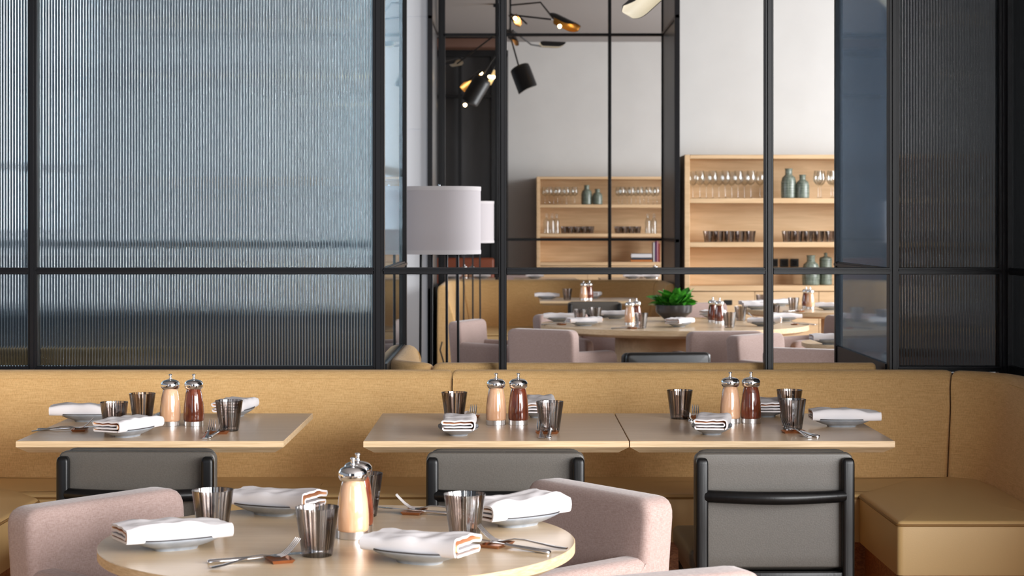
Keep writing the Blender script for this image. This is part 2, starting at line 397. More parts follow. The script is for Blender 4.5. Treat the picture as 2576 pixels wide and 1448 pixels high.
# dark glazed recess at the end of the third room, with its wooden soffit
nr = struct(empty('door_1', (-.5, 23.6, 0)))
def nl(g, name, mt): o = g.build(name, mt, nr); o.location = (.5, -23.6, 0)
zA = PT(0, 130, 23.6).z
nl(G().box(-2.2, -.05, 23.75, 23.8, 0, zA), 'dark_pane', 'niche_black')
g = G().box(-2.2, -.05, 23.6, 23.7, zA-.06, zA+.02).box(-.26, -.08, 23.55, 23.74, 0, zA-.06)
g.box(XY(1153, 23.6), XY(1161, 23.6), 23.6, 23.7, 0, zA-.06).box(-2.2, -.2, 23.62, 23.69, PT(0, 242, 23.6).z-.02, PT(0, 242, 23.6).z+.02)
nl(g, 'door_frame', 'black_gloss')
nl(G().box(-2.2, -.12, 23.2, 23.85, zA+.02, zA+.13, .004), 'soffit', 'soffit_wood')

# ------------------------------------------------------------------ upholstered benches
def path_pts(pts, radii, n=8):
    out = []
    for i, p in enumerate(pts):
        if i in (0, len(pts)-1) or radii[i] <= 0: out.append(Vector(p)); continue
        a, b, c = Vector(pts[i-1]), Vector(p), Vector(pts[i+1]); u = (a-b).normalized(); v = (c-b).normalized(); r = radii[i]
        cen = b+(u+v)*r; p0 = b+u*r; p1 = b+v*r
        a0 = math.atan2(p0.y-cen.y, p0.x-cen.x); a1 = math.atan2(p1.y-cen.y, p1.x-cen.x)
        while a1-a0 > PI: a1 -= 2*PI
        while a1-a0 < -PI: a1 += 2*PI
        for j in range(n+1): t = a0+(a1-a0)*j/n; out.append(cen+Vector((math.cos(t), math.sin(t)))*r)
    return out
def walk(path, s):
    for i in range(len(path)-1):
        L = (path[i+1]-path[i]).length
        if s <= L or i == len(path)-2:
            d = (path[i+1]-path[i]).normalized(); return path[i]+d*s, d
        s -= L
def plen(path): return sum((path[i+1]-path[i]).length for i in range(len(path)-1))
def smooth_dir(path, s):
    e = .02; L = plen(path); a, _ = walk(path, max(0, s-e)); b, _ = walk(path, min(L, s+e)); return (b-a).normalized()
BPROF = [(.0, .02), (.0, .40), (.004, .47), (.035, .60), (.066, .72), (.085, .795), (.092, .818), (.104, .833), (.122, .840), (.140, .838), (.155, .826), (.162, .80), (.165, .5), (.165, .02)]
def back_panel(path, s0, s1, side, zo=0., prof=BPROF):
    """one upholstered back panel swept along the bench line, pillowed at both ends; side = outward sign"""
    g = G(); rs = []; n = max(4, int((s1-s0)/.05)); ss = [s0+.002, s0+.003, s0+.006, s0+.012]+[s0+.02+(s1-s0-.04)*i/n for i in range(n+1)]+[s1-.012, s1-.006, s1-.003, s1-.002]
    co, cz = .085, .62
    for s in ss:
        p, _ = walk(path, s); d = smooth_dir(path, s); nrm = Vector((-d.y, d.x))*side
        e = min(s-s0, s1-s)-.002; k = 0 if e > .014 else 1-math.sqrt(max(0, 1-(1-e/.014)**2))
        ring = []
        for o, z in prof:
            oo = o+(.012*k if o < co else -.012*k); zz = z-(.012*k if z > cz else 0)
            q = p+nrm*oo; ring.append((q.x, q.y, zz+zo))
        rs.append(ring)
    return g.rings(rs)
def stitch_row(path, s0, s1, side, o, z, step=.0085):
    g = G(); s = s0+.012
    while s < s1-.012:
        p, d = walk(path, s); d = smooth_dir(path, s); nrm = Vector((-d.y, d.x))*side; q = p+nrm*(o-.001)
        X = Matrix.Translation((q.x, q.y, z)) @ Matrix.Rotation(math.atan2(d.y, d.x), 4, 'Z')
        g.add([(-.0026, -.0008, -.0007), (.0026, -.0008, -.0007), (.0026, -.0008, .0007), (-.0026, -.0008, .0007), (-.0026, .0012, -.0007), (.0026, .0012, -.0007), (.0026, .0012, .0007), (-.0026, .0012, .0007)],
              [(0, 1, 2, 3), (4, 7, 6, 5), (0, 4, 5, 1), (3, 2, 6, 7), (0, 3, 7, 4), (1, 5, 6, 2)], 0, X); s += step
    return g
def cushion(poly, z0, z1, parent, radii=.02, crown=.012):
    pl = densify(rpoly(poly, radii), .05)
    o = G().pillow(pl, z0, z1, .014, both=False, crown=crown).build('seat_cushion', 'gold_leather', parent, angle=1.2)
    pts = [(p.x, p.y, z1-.012) for p in pl]; pts.append(pts[0])
    G().tube(pts, .0042, 6, cap=False).build('piping', 'gold_piping', o)
    return o
b1 = prop(empty('banquette', (0, 6.3, 0)), 'long mustard gold banquette running behind the three square tables', 'bench')
BY = 6.35
bp = path_pts([(-1.98, 3.2), (-1.98, BY), (1.56, BY), (1.56, 3.6)], [0, .15, .15, 0])
Lb = plen(bp)
def s_at(x):   # arc length on the long straight run for a given x
    return (BY-.15-3.2)+.15*PI/2+(x+1.83)
seams = [0, s_at(-1.83), s_at(XY(1137, 6.42)), s_at(1.47), Lb]
for i in range(4):
    a, b = seams[i], seams[i+1]
    o = back_panel(bp, a, b, 1).build('back_panel', 'gold_fabric', b1, angle=1.2); o.location = (0, -6.3, 0)
    o2 = stitch_row(bp, a, b, 1, .089, .811).build('stitching', 'gold_thread', o, flat=True)
SZ = .487
sc0 = empty('seat', (0, -6.3, 0), 0, b1)
cushion([(-1.93, 5.935), (1.54, 5.935), (1.54, 6.352), (-1.93, 6.352)], .335, SZ, sc0, .006, .0)
cushion([(1.105, 5.37), (1.575, 5.37), (1.575, 6.10), (1.555, 6.27), (1.47, 6.335), (1.29, 6.215), (1.100, 5.935)], .335, SZ+.004, sc0, [.018, .02, .06, .05, .03, .10, .03])
cushion([(-1.985, 5.22), (-1.475, 5.22), (-1.470, 5.83), (-1.60, 6.02), (-1.84, 6.20), (-1.985, 6.20)], .335, SZ+.004, sc0, [.02, .035, .06, .12, .03, .02])
pl = G().box(-1.50, 1.13, 6.0, 6.3, .0, .333).box(1.13, 1.6, 5.42, 6.3, 0, .333).box(-1.98, -1.505, 5.27, 6.3, 0, .333).build('plinth', 'oak_plinth', b1, flat=True); pl.location = (0, -6.3, 0)

# bench of the bay behind the partition, back to back with the first
b2 = prop(empty('banquette', (.4, 6.9, 0)), 'bench in the glass bay of which only the gold top edge shows', 'bench')
bp2 = path_pts([(-.30, 7.7), (-.30, 6.82), (1.30, 6.82)], [0, .06, 0])
L2 = plen(bp2)
for a, b in ((0, .90), (.90, L2)):
    o = back_panel(bp2, a, b, -1, .008).build('back_panel', 'gold_fabric', b2, angle=1.2); o.location = (-.4, -6.9, 0)
o = G().pillow(rpoly([(-.21, 6.84), (1.12, 6.84), (1.12, 7.3), (-.21, 7.3)], .03), .33, .48, .02, both=False).build('seat_cushion', 'gold_leather', b2); o.location = (-.4, -6.9, 0)
# far bench
b3 = prop(empty('banquette', (.3, 15.5, 0)), 'olive gold banquette behind the far square table, below the black window grid', 'bench')
bp3 = path_pts([(-.42, 14.62), (-.42, 15.9), (1.15, 15.9), (1.15, 15.0)], [0, .2, .1, 0]); L3 = plen(bp3)
for a, b in ((0, 1.25), (1.25, L3-.85), (L3-.85, L3)):
    o = back_panel(bp3, a, b, 1, .03).build('back_panel', 'gold_fabric', b3, angle=1.2); o.location = (-.3, -15.5, 0)
s3 = empty('seat', (-.3, -15.5, 0), 0, b3)
cushion([(-.42, 14.66), (.0, 14.66), (.0, 15.3), (-.42, 15.9)], .33, .485, s3, .03)
cushion([(.005, 15.3), (1.1, 15.3), (1.1, 15.92), (-.40, 15.92)], .33, .48, s3, .02)
o = G().box(-.42, -.03, 14.7, 15.9, 0, .328).box(-.03, 1.1, 15.35, 15.9, 0, .328).build('plinth', 'oak_shelf', b3, flat=True); o.location = (-.3, -15.5, 0)
# bench seen through the reeded glass at the left
b4 = prop(empty('banquette', (-2.6, 7.6, 0)), 'gold bench glimpsed through the foot of the left reeded glass', 'bench')
bp4 = [Vector((-3.7, 7.35)), Vector((-1.55, 7.35))]
o = back_panel(bp4, 0, 2.15, 1, .01).build('back_panel', 'gold_fabric', b4, angle=1.2); o.location = (2.6, -7.6, 0)
o = G().pillow(rpoly([(-3.6, 6.9), (-1.6, 6.9), (-1.6, 7.36), (-3.6, 7.36)], .03), .2, .48, .02, both=False).build('seat_cushion', 'gold_leather', b4); o.location = (2.6, -7.6, 0)
b5 = prop(empty('banquette', (-.5, 23.2, 0)), 'red-brown leather bench at the dark end wall', 'bench')
G().box(-1.6, .28, -.1, .1, .3, .93, .03, 3).build('backrest', 'red_leather', b5)
G().box(-1.6, .28, -.6, -.1, .2, .46, .03, 3).build('seat', 'red_leather', b5)

# ------------------------------------------------------------------ tables
def square_table(name, x0, x1, y0, y1, label, group=None, z=TZ):
    cx, cy = (x0+x1)/2, (y0+y1)/2; a, b = (x1-x0)/2, (y1-y0)/2
    t = prop(empty(name, (cx, cy, 0)), label, 'table', group)
    def rr(i, zz): return [(p[0], p[1], zz) for p in ((-a+i, -b+i), (a-i, -b+i), (a-i, b-i), (-a+i, b-i))]
    top = G(); e = .0012
    top.rings([rr(e, z)[::1], rr(0, z-e), rr(0, z-.017), rr(.028, z-.035)][::-1], 1, cap=False)
    top.add(rr(e, z), [(0, 1, 2, 3)], 0); top.add(rr(.028, z-.035), [(3, 2, 1, 0)], 1)
    top.build('tabletop', ['oak', 'oak_edge'], t, flat=True)
    G().box(-.04, .04, -.04, .04, .02, z-.035, .006).build('pedestal', 'black_gloss', t)
    G().box(-.22, .22, -.22, .22, 0, .02, .006).build('base', 'black_gloss', t)
    return t
def round_table(name, x, y, R, label, group=None, z=TZ, ped=.06, th=.019, ch=.022, pm='black_gloss'):
    t = prop(empty(name, (x, y, 0)), label, 'table', group)
    g = G(); g.lathe([(R-.03-ch, z-th-ch-.004), (R-.001, z-th), (R, z-th+.001), (R, z-.0012), (R-.0012, z)], 128, 1, close=False)
    n = 128; g.add([((R-.0012)*math.cos(2*PI*i/n), (R-.0012)*math.sin(2*PI*i/n), z) for i in range(n)], [tuple(range(n))], 0)
    g.add([((R-.03-ch)*math.cos(2*PI*i/n), (R-.03-ch)*math.sin(2*PI*i/n), z-th-ch-.004) for i in range(n)], [tuple(reversed(range(n)))], 1)
    g.build('tabletop', ['oak_round', 'oak_edge'], t, angle=.5)
    G().lathe([(ped, .02), (ped, z-th-ch-.004)], 40, close=False).build('pedestal', pm, t)
    G().lathe([(ped*1.06 if ped > .1 else .22, 0), (ped*1.06 if ped > .1 else .22, .018), (ped, .024)], 48).build('base', pm, t)
    return t
y0, y1 = 5.2, 5.965
square_table('square_table', -1.377, -.634, y0, y1, 'square pale oak table on its own in front of the left of the gold banquette')
square_table('square_table', -.4126, .3245, y0, y1, 'pale oak table in the middle, joined at its right to another')
square_table('square_table', .3275, 1.063, y0, y1, 'pale oak table nearest the right end of the gold banquette')
RT = (-.33, 3.57)
round_table('round_table', RT[0], RT[1], .45, 'small round oak table in the foreground with four place settings')
BT = (.985, 11.38)
round_table('round_table', BT[0], BT[1], .81, 'large round oak table beyond the partition with a potted plant on it', ped=.36, th=.03, ch=.012, pm='oak_shelf')
round_table('round_table', 2.27, 13.4, .62, 'round oak table just in front of the right shelf cabinet', th=.03, ch=.01, pm='oak_shelf')
round_table('round_table', 1.93, 9.55, .45, 'small round table cut by the right edge of the far view', th=.02)
square_table('square_table', .219, 1.006, 14.73, 15.45, 'far square oak table against the olive bench')
square_table('square_table', .35, 1.05, 7.36, 8.02, 'table hidden behind the banquette top, below the shade-darkened chair')
for a, b, lb in ((-.78, -.06, 'farthest table at the left, seen above the olive bench beside the lamps'), (.02, .72, 'farthest table in the middle, seen just above the olive bench'), (.98, 1.66, 'farthest table at the right, below the stacked books')):
    square_table('square_table', a, b, 20.6, 21.3, lb)

# ------------------------------------------------------------------ chairs
def make_dining_chair(lea='grey_leather'):
    t = prop(empty('dining_chair'), 'x', 'chair')
    bk = Matrix.Rotation(math.radians(-2.0), 4, 'X')     # slight recline, top leans to -y
    pl = densify(rpoly([(-.207, .445), (.207, .445), (.207, .745), (-.207, .745)], .022), .06)
    b = G().pillow(pl, -.004, .030, .006, X=XZ).build('backrest', lea, t, angle=1.2)
    pl = densify(rpoly([(-.200, .455), (.200, .455), (.200, .749), (-.200, .749)], .03), .06)
    G().pillow(pl, .028, .066, .016, X=XZ, crown=.006).build('back_pad', lea, b, angle=1.2)
    for s in (-1, 1):
        # rear leg and back post are one length of black oak
        g = G(); x = s*.190
        pr = rpoly([(-.016, -.016), (.016, -.016), (.016, .016), (-.016, .016)], .009, 4)
        rs = [[(x+p.x, -.020+p.y-(.03*(1-z/.4) if z < .4 else 0), z) for p in pr] for z in (0, .2, .4, .55, .720)]
        for k, q in ((.727, .93), (.732, .78), (.7345, .5)): rs.append([(x+p.x*q, -.020+p.y*q, k) for p in pr])
        g.rings(rs).build('leg', 'black_oak', t, angle=1.)
    n = 14; pts = []
    for i in range(n+1): u = -1+2*i/n; pts.append((u*.178, -.024-.040*(1-u*u), .636))
    G().tube(pts, [.0160+.0015*(1-abs(-1+2*i/n)) for i in range(n+1)], 12).build('crossbar', 'black_oak', t, angle=1.2)
    G().box(-.175, .175, -.034, -.008, .405, .440, .005).build('lower_rail', 'black_oak', t)
    pl = densify(rpoly([(-.215, .03), (.215, .03), (.222, .46), (-.222, .46)], .03), .06)
    G().pillow(pl, .432, .485, .014, crown=.008).build('seat', lea, t, angle=1.2)
    G().box(-.205, .205, .0, .45, .385, .430, .004).build('seat_frame', 'black_oak', t)
    for s in (-1, 1): G().tube([(s*.185, .42, 0), (s*.19, .42, .39)], [.012, .018], 10).build('leg', 'black_oak', t)
    return t
dc = make_dining_chair()
put(dc, XY(345, 4.92), 4.92, 0, math.radians(-1.5), 'grey leather chair with black posts, under the table at the left')
put(dc, XY(1271.5, 4.92), 4.90, 0, math.radians(.0), 'grey leather chair with black posts, at the middle table')
put(dc, XY(1946.5, 4.89), 4.89, 0, math.radians(.6), 'grey leather chair with black posts, at the right table and most fully in view')
put(dc, XY(1496, 14.4), 14.4, 0, 0, 'small grey leather chair at the far table by the olive bench')
put(make_dining_chair('grey_leather_shaded'), XY(1676, 8.72), 8.74, 0, PI+math.radians(6), 'grey leather chair darkened for shade, facing the viewer just beyond the partition')
put(dc, .55, 20.25, 0, .1, 'dark chair at the farthest middle table, mostly hidden by the olive bench')

def make_armchair():
    t = prop(empty('armchair'), 'x', 'armchair')
    sh = Matrix.Identity(4); sh[1][2] = -.08                      # backrest leans to -y towards its top
    X = Matrix.Translation((0, .045, 0)) @ sh @ XZ
    W = .212
    pl = densify(rpoly([(-W, .13), (W, .13), (W+.006, .748), (-W-.006, .748)], [.01, .01, .045, .045]), .05)
    G().pillow(pl, -.085, .0, .020, X=X, crown=.004).build('backrest', 'mauve_fabric', t, angle=1.2)
    for s in (-1, 1):
        pl = densify(rpoly([(-.03, .13), (.43, .13), (.455, .607), (-.035, .622)], [.01, .02, .06, .01]), .05)
        a, b = (W-.072, W+.002) if s > 0 else (-W-.002, -W+.072)
        G().pillow(pl, a, b, .022, X=YZ, crown=.003).build('arm', 'mauve_fabric', t, angle=1.2)
    pl = densify(rpoly([(-.142, .0), (.142, .0), (.142, .44), (-.142, .44)], .03), .06)
    G().pillow(pl, .28, .45, .03, crown=.01).build('seat', 'mauve_fabric', t, angle=1.2)
    G().box(-.2, .2, -.02, .41, .13, .28, .01).build('seat_base', 'mauve_fabric', t)
    for x in (-.19, .19):
        for y in (-.02, .38): G().tube([(x, y, 0), (x, y, .135)], [.012, .018], 10).build('leg', 'black_oak', t)
    return t
ac = make_armchair()
ga = 'mauve armchairs'
def arm_at(x0, y0, x1, y1, label):
    """back top runs from (x0,y0) left to (x1,y1) right as seen from behind-inside; the chair faces the side given by the turn"""
    cx, cy = (x0+x1)/2, (y0+y1)/2; dx, dy = x1-x0, y1-y0; L = math.hypot(dx, dy)
    return put(ac, cx, cy, 0, math.atan2(dy, dx), label)
# x axis of the chair runs left to right when facing +y; the two foreground chairs face the round table
def arm_face(cx, cy, hx, hy, label):
    L = math.hypot(hx, hy); hx, hy = hx/L, hy/L
    return put(ac, cx-hx*.0, cy-hy*.0, 0, head(hx, hy), label)
arm_face(-.858, 4.05, .79, -.62, 'mauve armchair at the left of the foreground round table')
arm_face(.150, 4.20, -.80, -.60, 'mauve armchair with its shaded inside turned to us, right behind the round table')
arm_face(.200, 3.215, -.42, .91, 'mauve armchair of which only a pale rounded top shows at the bottom edge')
arm_face(-.225, 11.62, .93, -.37, 'armchair seen side-on, leftmost beyond the partition')
arm_face(XY(1378, 10.66), 10.68, .52, .85, 'reddish-shaded armchair with its back to us, left of the big round table')
arm_face(.36, 12.45, .62, -.78, 'armchair behind the left edge of the big round table')
arm_face(XY(1816, 10.55), 10.50, -.12, .99, 'greyish mauve armchair with its back to us, in front of the big round table')
arm_face(1.36, 10.12, .72, -.69, 'pale armchair crossed by the right partition post')
arm_face(1.44, 9.02, .48, .88, 'dark shaded armchair back at the lower right of the opening')
arm_face(2.12, 12.15, -.93, -.36, 'brown-shaded armchair at the right beyond the big round table')
arm_face(1.47, 14.2, .5, -.86, 'armchair behind the big table, in front of the shelf cabinet')
arm_face(.10, 21.9, .1, -1, 'farthest pale armchair, just above the olive bench')

# ------------------------------------------------------------------ tableware
def make_tumbler():
    g = G(); n = 48
    g.lathe([(.0255, 0), (.0275, .0015), (.0285, .006), (.0400, .088), (.0396, .0888), (.0382, .0880), (.0268, .015), (.0255, .0125), (.0, .0122)], n)
    o = g.build('tumbler', 'smoke_stripe_glass', angle=.6); prop(o, 'x', 'glass'); return o
def make_mill(kind):
    t = prop(empty('pepper_mill' if kind == 'mill_dark' else 'salt_mill'), 'x', 'mill')
    G().lathe([(.0286, 0), (.0292, .0006), (.0292, .0140), (.0286, .0146)], 40).build('base_ring', 'brushed_steel', t)
    prof = [(.0280, .0136), (.0298, .0156), (.0306, .020), (.0309, .030), (.0306, .045), (.0296, .060), (.0279, .075), (.0256, .090), (.0232, .101), (.0212, .1075), (.0205, .1085)]
    G().lathe(prof, 40).build('body', kind, t, angle=1.)
    prof = [(.0200, .1080), (.0225, .1090), (.0258, .1125), (.0278, .117), (.0284, .1225), (.0272, .128), (.0236, .1328), (.018, .1360), (.0105, .1378), (.0058, .1385), (.0040, .1395)]
    G().lathe(prof, 48).build('cap', 'chrome', t, angle=1.2)
    prof = [(.0045, .1385), (.0050, .1405), (.0040, .1425), (.0036, .1440), (.0046, .1455), (.0036, .1470), (.0046, .1490), (.0055, .1510), (.0050, .1532), (.0030, .1546), (0, .155)]
    G().lathe(prof, 20).build('knob', 'chrome', t, angle=1.2)
    return t
def make_dish():
    """leaf-like oval dish: thick curved bowl with a dark glazed rim and a small foot"""
    g = G(); n = 56; A, B = .090, .058
    def P(r, a, z, e=0):
        c, s_ = math.cos(a), math.sin(a); q = (abs(c)**2.7+abs(s_)**2.7)**(-1/2.7)
        return ((A*r+e)*c*q, (B*r+e)*s_*q, z)
    def Z(r): return .0045+.0215*max(0, (r-.12)/.88)**2.0
    rs = []
    for r in (.12, .38, .46): rs.append([P(r, 2*PI*i/n, 0) for i in range(n)])
    for r in (.49, .6, .7, .8, .9, .97): rs.append([P(r, 2*PI*i/n, Z(r)-.0035) for i in range(n)])
    k0 = len(rs)
    rs.append([P(1, 2*PI*i/n, Z(1)-.002) for i in range(n)]); rs.append([P(1, 2*PI*i/n, Z(1)+.0005) for i in range(n)]); rs.append([P(.975, 2*PI*i/n, Z(.975)+.001) for i in range(n)])
    for r in (.93, .85, .7, .5, .3, .1): rs.append([P(r, 2*PI*i/n, Z(r)) for i in range(n)])
    g.rings(rs)
    for i in range(len(g.f)):
        j = i//n
        if k0 <= j < k0+2: g.m[i] = 1
    o = g.build('side_dish', ['stoneware', 'stoneware_rim'], angle=1.); return prop(o, 'x', 'dish')
def make_napkin(seed, puff, tip=0., hgt=1.):
    """long napkin: a cloth ribbon folded back and forth (open folds show at its ends), laid over a dish"""
    rnd = random.Random(seed); Lx = .100; Wv = .043; NL = 4; sp = .0080*hgt; th = .0021
    path = []                                         # (v, z) centre line of the folds
    for i in range(NL):
        s = 1 if i % 2 == 0 else -1; z = i*sp
        for k in range(9): u = -1+2*k/8; path.append((s*u*(Wv-sp/2), z, i))
        if i < NL-1:
            for k in range(1, 5): a = -PI/2+PI*k/5; path.append((s*(Wv-sp/2+sp/2*math.cos(a)), z+sp/2+sp/2*math.sin(a), i+.5))
    # last layer tucks round the front edge down to the bottom
    v, z, i = path[-1]; s = 1 if v > 0 else -1
    for k in range(1, 7): a = PI/2-PI*k/6; path.append((s*(Wv-sp/2+(sp*.7)*math.cos(a)+.003), z-sp*1.5*(1-math.sin(a))/1.0, NL-1.0))
    n = len(path); rs = []; K = 20
    offs = [rnd.uniform(-.004, .004) for _ in range(NL+1)]; sk = rnd.uniform(-.006, .006)
    for q in range(K+1):
        u = -1+2*q/K; a = []; b = []
        for j, (v, z, ly) in enumerate(path):
            p0 = path[max(j-1, 0)]; p1 = path[min(j+1, n-1)]; d = Vector((p1[0]-p0[0], p1[1]-p0[1])).normalized(); nr = Vector((-d.y, d.x))
            h = z/(sp*(NL-1)+1e-9)
            zz = z+puff*h*(1-u*u)*(.6+.4*math.sin(3*u+seed))+.0010*math.sin(5*u+seed+ly)*h+.001*(1-h)*abs(u)**2.4-.003*abs(u)**2.4*h
            zz += tip*max(0, u-.2)*h*.02+.0015*noise.noise(Vector((u*3, v*40, seed)))*4*h
            # the layers spring apart a little towards the open end
            zz += (max(0, -u)**3)*h*.003
            vv = v*(1-.10*h*(1-abs(u)**2)*.6)+sk*u+.002*math.sin(4*u+ly*2+seed)
            x = u*(Lx+offs[int(ly)]*(1 if u > 0 else .6))
            t = th*(1.0+.2*noise.noise(Vector((u*4, v*30, 3+seed))))
            a.append((x, vv+nr.x*t, zz+nr.y*t)); b.append((x, vv-nr.x*t, zz-nr.y*t))
        rs.append(a+b[::-1])
    g = G(); g.rings(rs)
    N = 2*n
    for i in range(len(g.f)-2):
        j = i % N
        if j < n: g.m[i] = 1                         # warm light through the cloth, coloured peach into the fold's inner side
        if j < 9: g.m[i] = 0
    g.v = [Vector((p.x, p.y, p.z+.003)) for p in g.v]
    # end caps as strips so the ribbon section stays clean
    g.f = g.f[:-2]; g.m = g.m[:-2]
    for ring in (0, K):
        o = ring*N
        for j in range(n-1): g.f.append([o+j, o+j+1, o+N-2-j, o+N-1-j]); g.m.append(0)
    o = g.build('napkin', ['linen', 'linen_fold_glow'], angle=1.3); return prop(o, 'x', 'napkin')
def strip(g, pts, ws, th):
    """flat tapering bar along pts (x,z) lying along x, widths ws"""
    rs = []
    for (x, y, z), w_ in zip(pts, ws): rs.append([(x, y-w_, z), (x, y-w_*.6, z-th*.5), (x, y+w_*.6, z-th*.5), (x, y+w_, z), (x, y+w_*.6, z+th*.5), (x, y-w_*.6, z+th*.5)])
    g.rings(rs)
def make_fork():
    g = G()
    st = [(-.095, .0022, .0075), (-.088, .0026, .0090), (-.070, .004, .0080), (-.040, .0085, .0050), (-.012, .013, .0030), (.008, .0135, .0026), (.022, .0105, .0040), (.030, .0085, .0085), (.040, .0080, .0110)]
    strip(g, [(x, 0, z) for x, z, w_ in st], [w_ for x, z, w_ in st], .0026)
    for k in range(4):
        y = (-1.5+k)*.0058
        pts = [(.039, y, .0080), (.050, y, .0105), (.062, y, .0185), (.074, y, .0300), (.080, y, .0365)]
        strip(g, pts, [.0020, .0019, .0017, .0014, .0006], .0022)
    o = g.build('fork', 'steel', angle=.9); return prop(o, 'x', 'fork')
def make_knife():
    t = prop(empty('knife'), 'x', 'knife')
    g = G(); st = [(-.105, .0035, .0050), (-.102, .0040, .0078), (-.08, .0048, .0074), (-.04, .0062, .0062), (-.012, .0075, .0054), (-.006, .0080, .0060)]
    rs = []
    for x, z, w_ in st: rs.append([(x, w_*math.cos(a)*1.0, z+w_*.55*math.sin(a)) for a in [2*PI*i/14 for i in range(14)]])
    g.rings(rs).build('handle', 'steel', t, angle=.9)
    g = G(); bl = [(-.008, .0085, .0030), (.0, .0090, .0045), (.02, .0098, .0080), (.05, .0108, .0090), (.08, .0120, .0085), (.098, .0128, .0055), (.105, .0131, .0012)]
    rs = []
    for x, z, w_ in bl: rs.append([(x, -w_, z), (x, 0, z-.0009), (x, w_, z-.0009), (x, w_, z+.0009), (x, 0, z+.0009)])
    g.rings(rs).build('blade', 'steel', t, flat=True)
    return t
def make_rest():
    g = G(); w_, d, h = .034, .021, .0065
    def rr(k, z): return [(-w_*k, -d*k, z), (w_*k, -d*k, z), (w_*k, d*k, z), (-w_*k, d*k, z)]
    g.rings([rr(.82, 0), rr(1.0, h), rr(.97, h), rr(.80, .002)]).build('x', 'copper')
    o = bpy.data.objects['x']; o.name = 'cutlery_rest'; o.data.name = 'cutlery_rest'; return prop(o, 'x', 'cutlery rest')
tumbler = make_tumbler(); salt = make_mill('mill_light'); pepper = make_mill('mill_dark'); dish = make_dish()
nap_long = make_napkin(3, .006); nap_end = make_napkin(8, .004, 0, 1.1); nap_peak = make_napkin(5, .022, .3, 1.1); nap_flat = make_napkin(12, .003, .6, .95)
fork = make_fork(); knife = make_knife(); rest = make_rest()
def tum(p, Y, label, z=TZ, rz=None, group=None): put(tumbler, XY(p, Y), Y, z, (p*.37) % 6.28 if rz is None else rz, label, group)
def dishnap(p, Y, deg, nap, dl, nl, z=TZ, dx=0, group=None, dz=.0195):
    a = math.radians(deg); x = XY(p, Y)
    put(dish, x, Y, z, a, dl); put(nap, x+dx*math.cos(a), Y+dx*math.sin(a), z+dz, a, nl)
def cutlery(p, Y, deg, where, fo=(0, -.011), ko=(0, .012), z=TZ, kd=0, fd=0, rd=0):
    """rest with fork and knife across it; deg is the direction from handles to tips"""
    a = math.radians(deg); x = XY(p, Y); R = Matrix.Rotation(a, 2)
    put(rest, x, Y, z, a+PI/2+math.radians(rd), 'copper cutlery rest '+where)
    v = R @ Vector((fo[0]-.040, fo[1])); put(fork, x+v.x, Y+v.y, z+.001, a+math.radians(fd), 'silver fork '+where)
    v = R @ Vector((ko[0]-.020, ko[1])); put(knife, x+v.x, Y+v.y, z-.0008, a+math.radians(kd), 'silver table knife '+where)
fr = 'on the foreground round table'
# foreground round table
dishnap(440, 3.475, 30, nap_long, 'grey oval dish at the left '+fr, 'thick folded napkin at the left rim '+fr, dx=-.006)
dishnap(690, 3.885, -25, nap_flat, 'grey oval dish behind the left tumbler '+fr, 'napkin behind the left tumbler '+fr)
dishnap(1303, 3.745, 38, nap_peak, 'grey oval dish at the right rim '+fr, 'napkin at the right rim '+fr)
dishnap(1056, 3.335, -27, nap_flat, 'grey oval dish nearest the camera '+fr, 'napkin nearest the camera, right of the mill, '+fr)
tum(535, 3.62, 'striped smoke glass tumbler behind the left napkin '+fr)
tum(798, 3.40, 'striped smoke glass tumbler nearest the camera '+fr)
tum(1169, 3.57, 'striped smoke glass tumbler beside the right dish '+fr)
tum(914, 3.86, 'striped smoke glass tumbler half hidden behind the mills '+fr)
put(salt, XY(888, 3.595), 3.595, TZ, .4, 'pale wood mill with silver cap '+fr)
put(pepper, XY(900, 3.665), 3.665, TZ, 1.1, 'dark mill hidden behind the pale one '+fr)
cutlery(702, 3.345, 22, 'at the near edge, left of the near tumbler', fd=14, kd=-6)
cutlery(1250, 3.50, 152, 'at the right, below the right tumbler', fd=8, kd=-8)
cutlery(1042, 3.90, 168, 'at the back edge of the round table', fd=6, kd=-4)
# left table
t1 = 'on the left square table'
tum(287, 5.41, 'striped smoke glass tumbler between the two napkins '+t1)
tum(358, 5.69, 'striped smoke glass tumbler nearest the pale mill '+t1)
tum(576, 5.46, 'striped smoke glass tumbler right of the dark mill '+t1)
put(salt, XY(428.5, 5.60), 5.60, TZ, .9, 'pale wood mill with silver cap '+t1); put(pepper, XY(487.5, 5.60), 5.60, TZ, .2, 'dark wood mill with silver cap '+t1)
dishnap(224, 5.73, 2, nap_long, 'grey dish at the back left '+t1, 'long white napkin at the back left '+t1, dx=-.012)
dishnap(321, 5.32, 66, nap_end, 'grey dish at the front '+t1, 'napkin at the front, its folds turned to us, '+t1)
dishnap(590, 5.88, 84, nap_end, 'grey dish behind the right tumbler '+t1, 'napkin behind the right tumbler '+t1)
cutlery(201, 5.46, 4, 'at the left edge of the left square table', fd=10)
cutlery(547, 5.385, 92, 'at the front of the left square table', fo=(-.005, .018), ko=(0, -.004), kd=-8)
cutlery(401, 5.80, 88, 'behind the pale mill of the left square table')
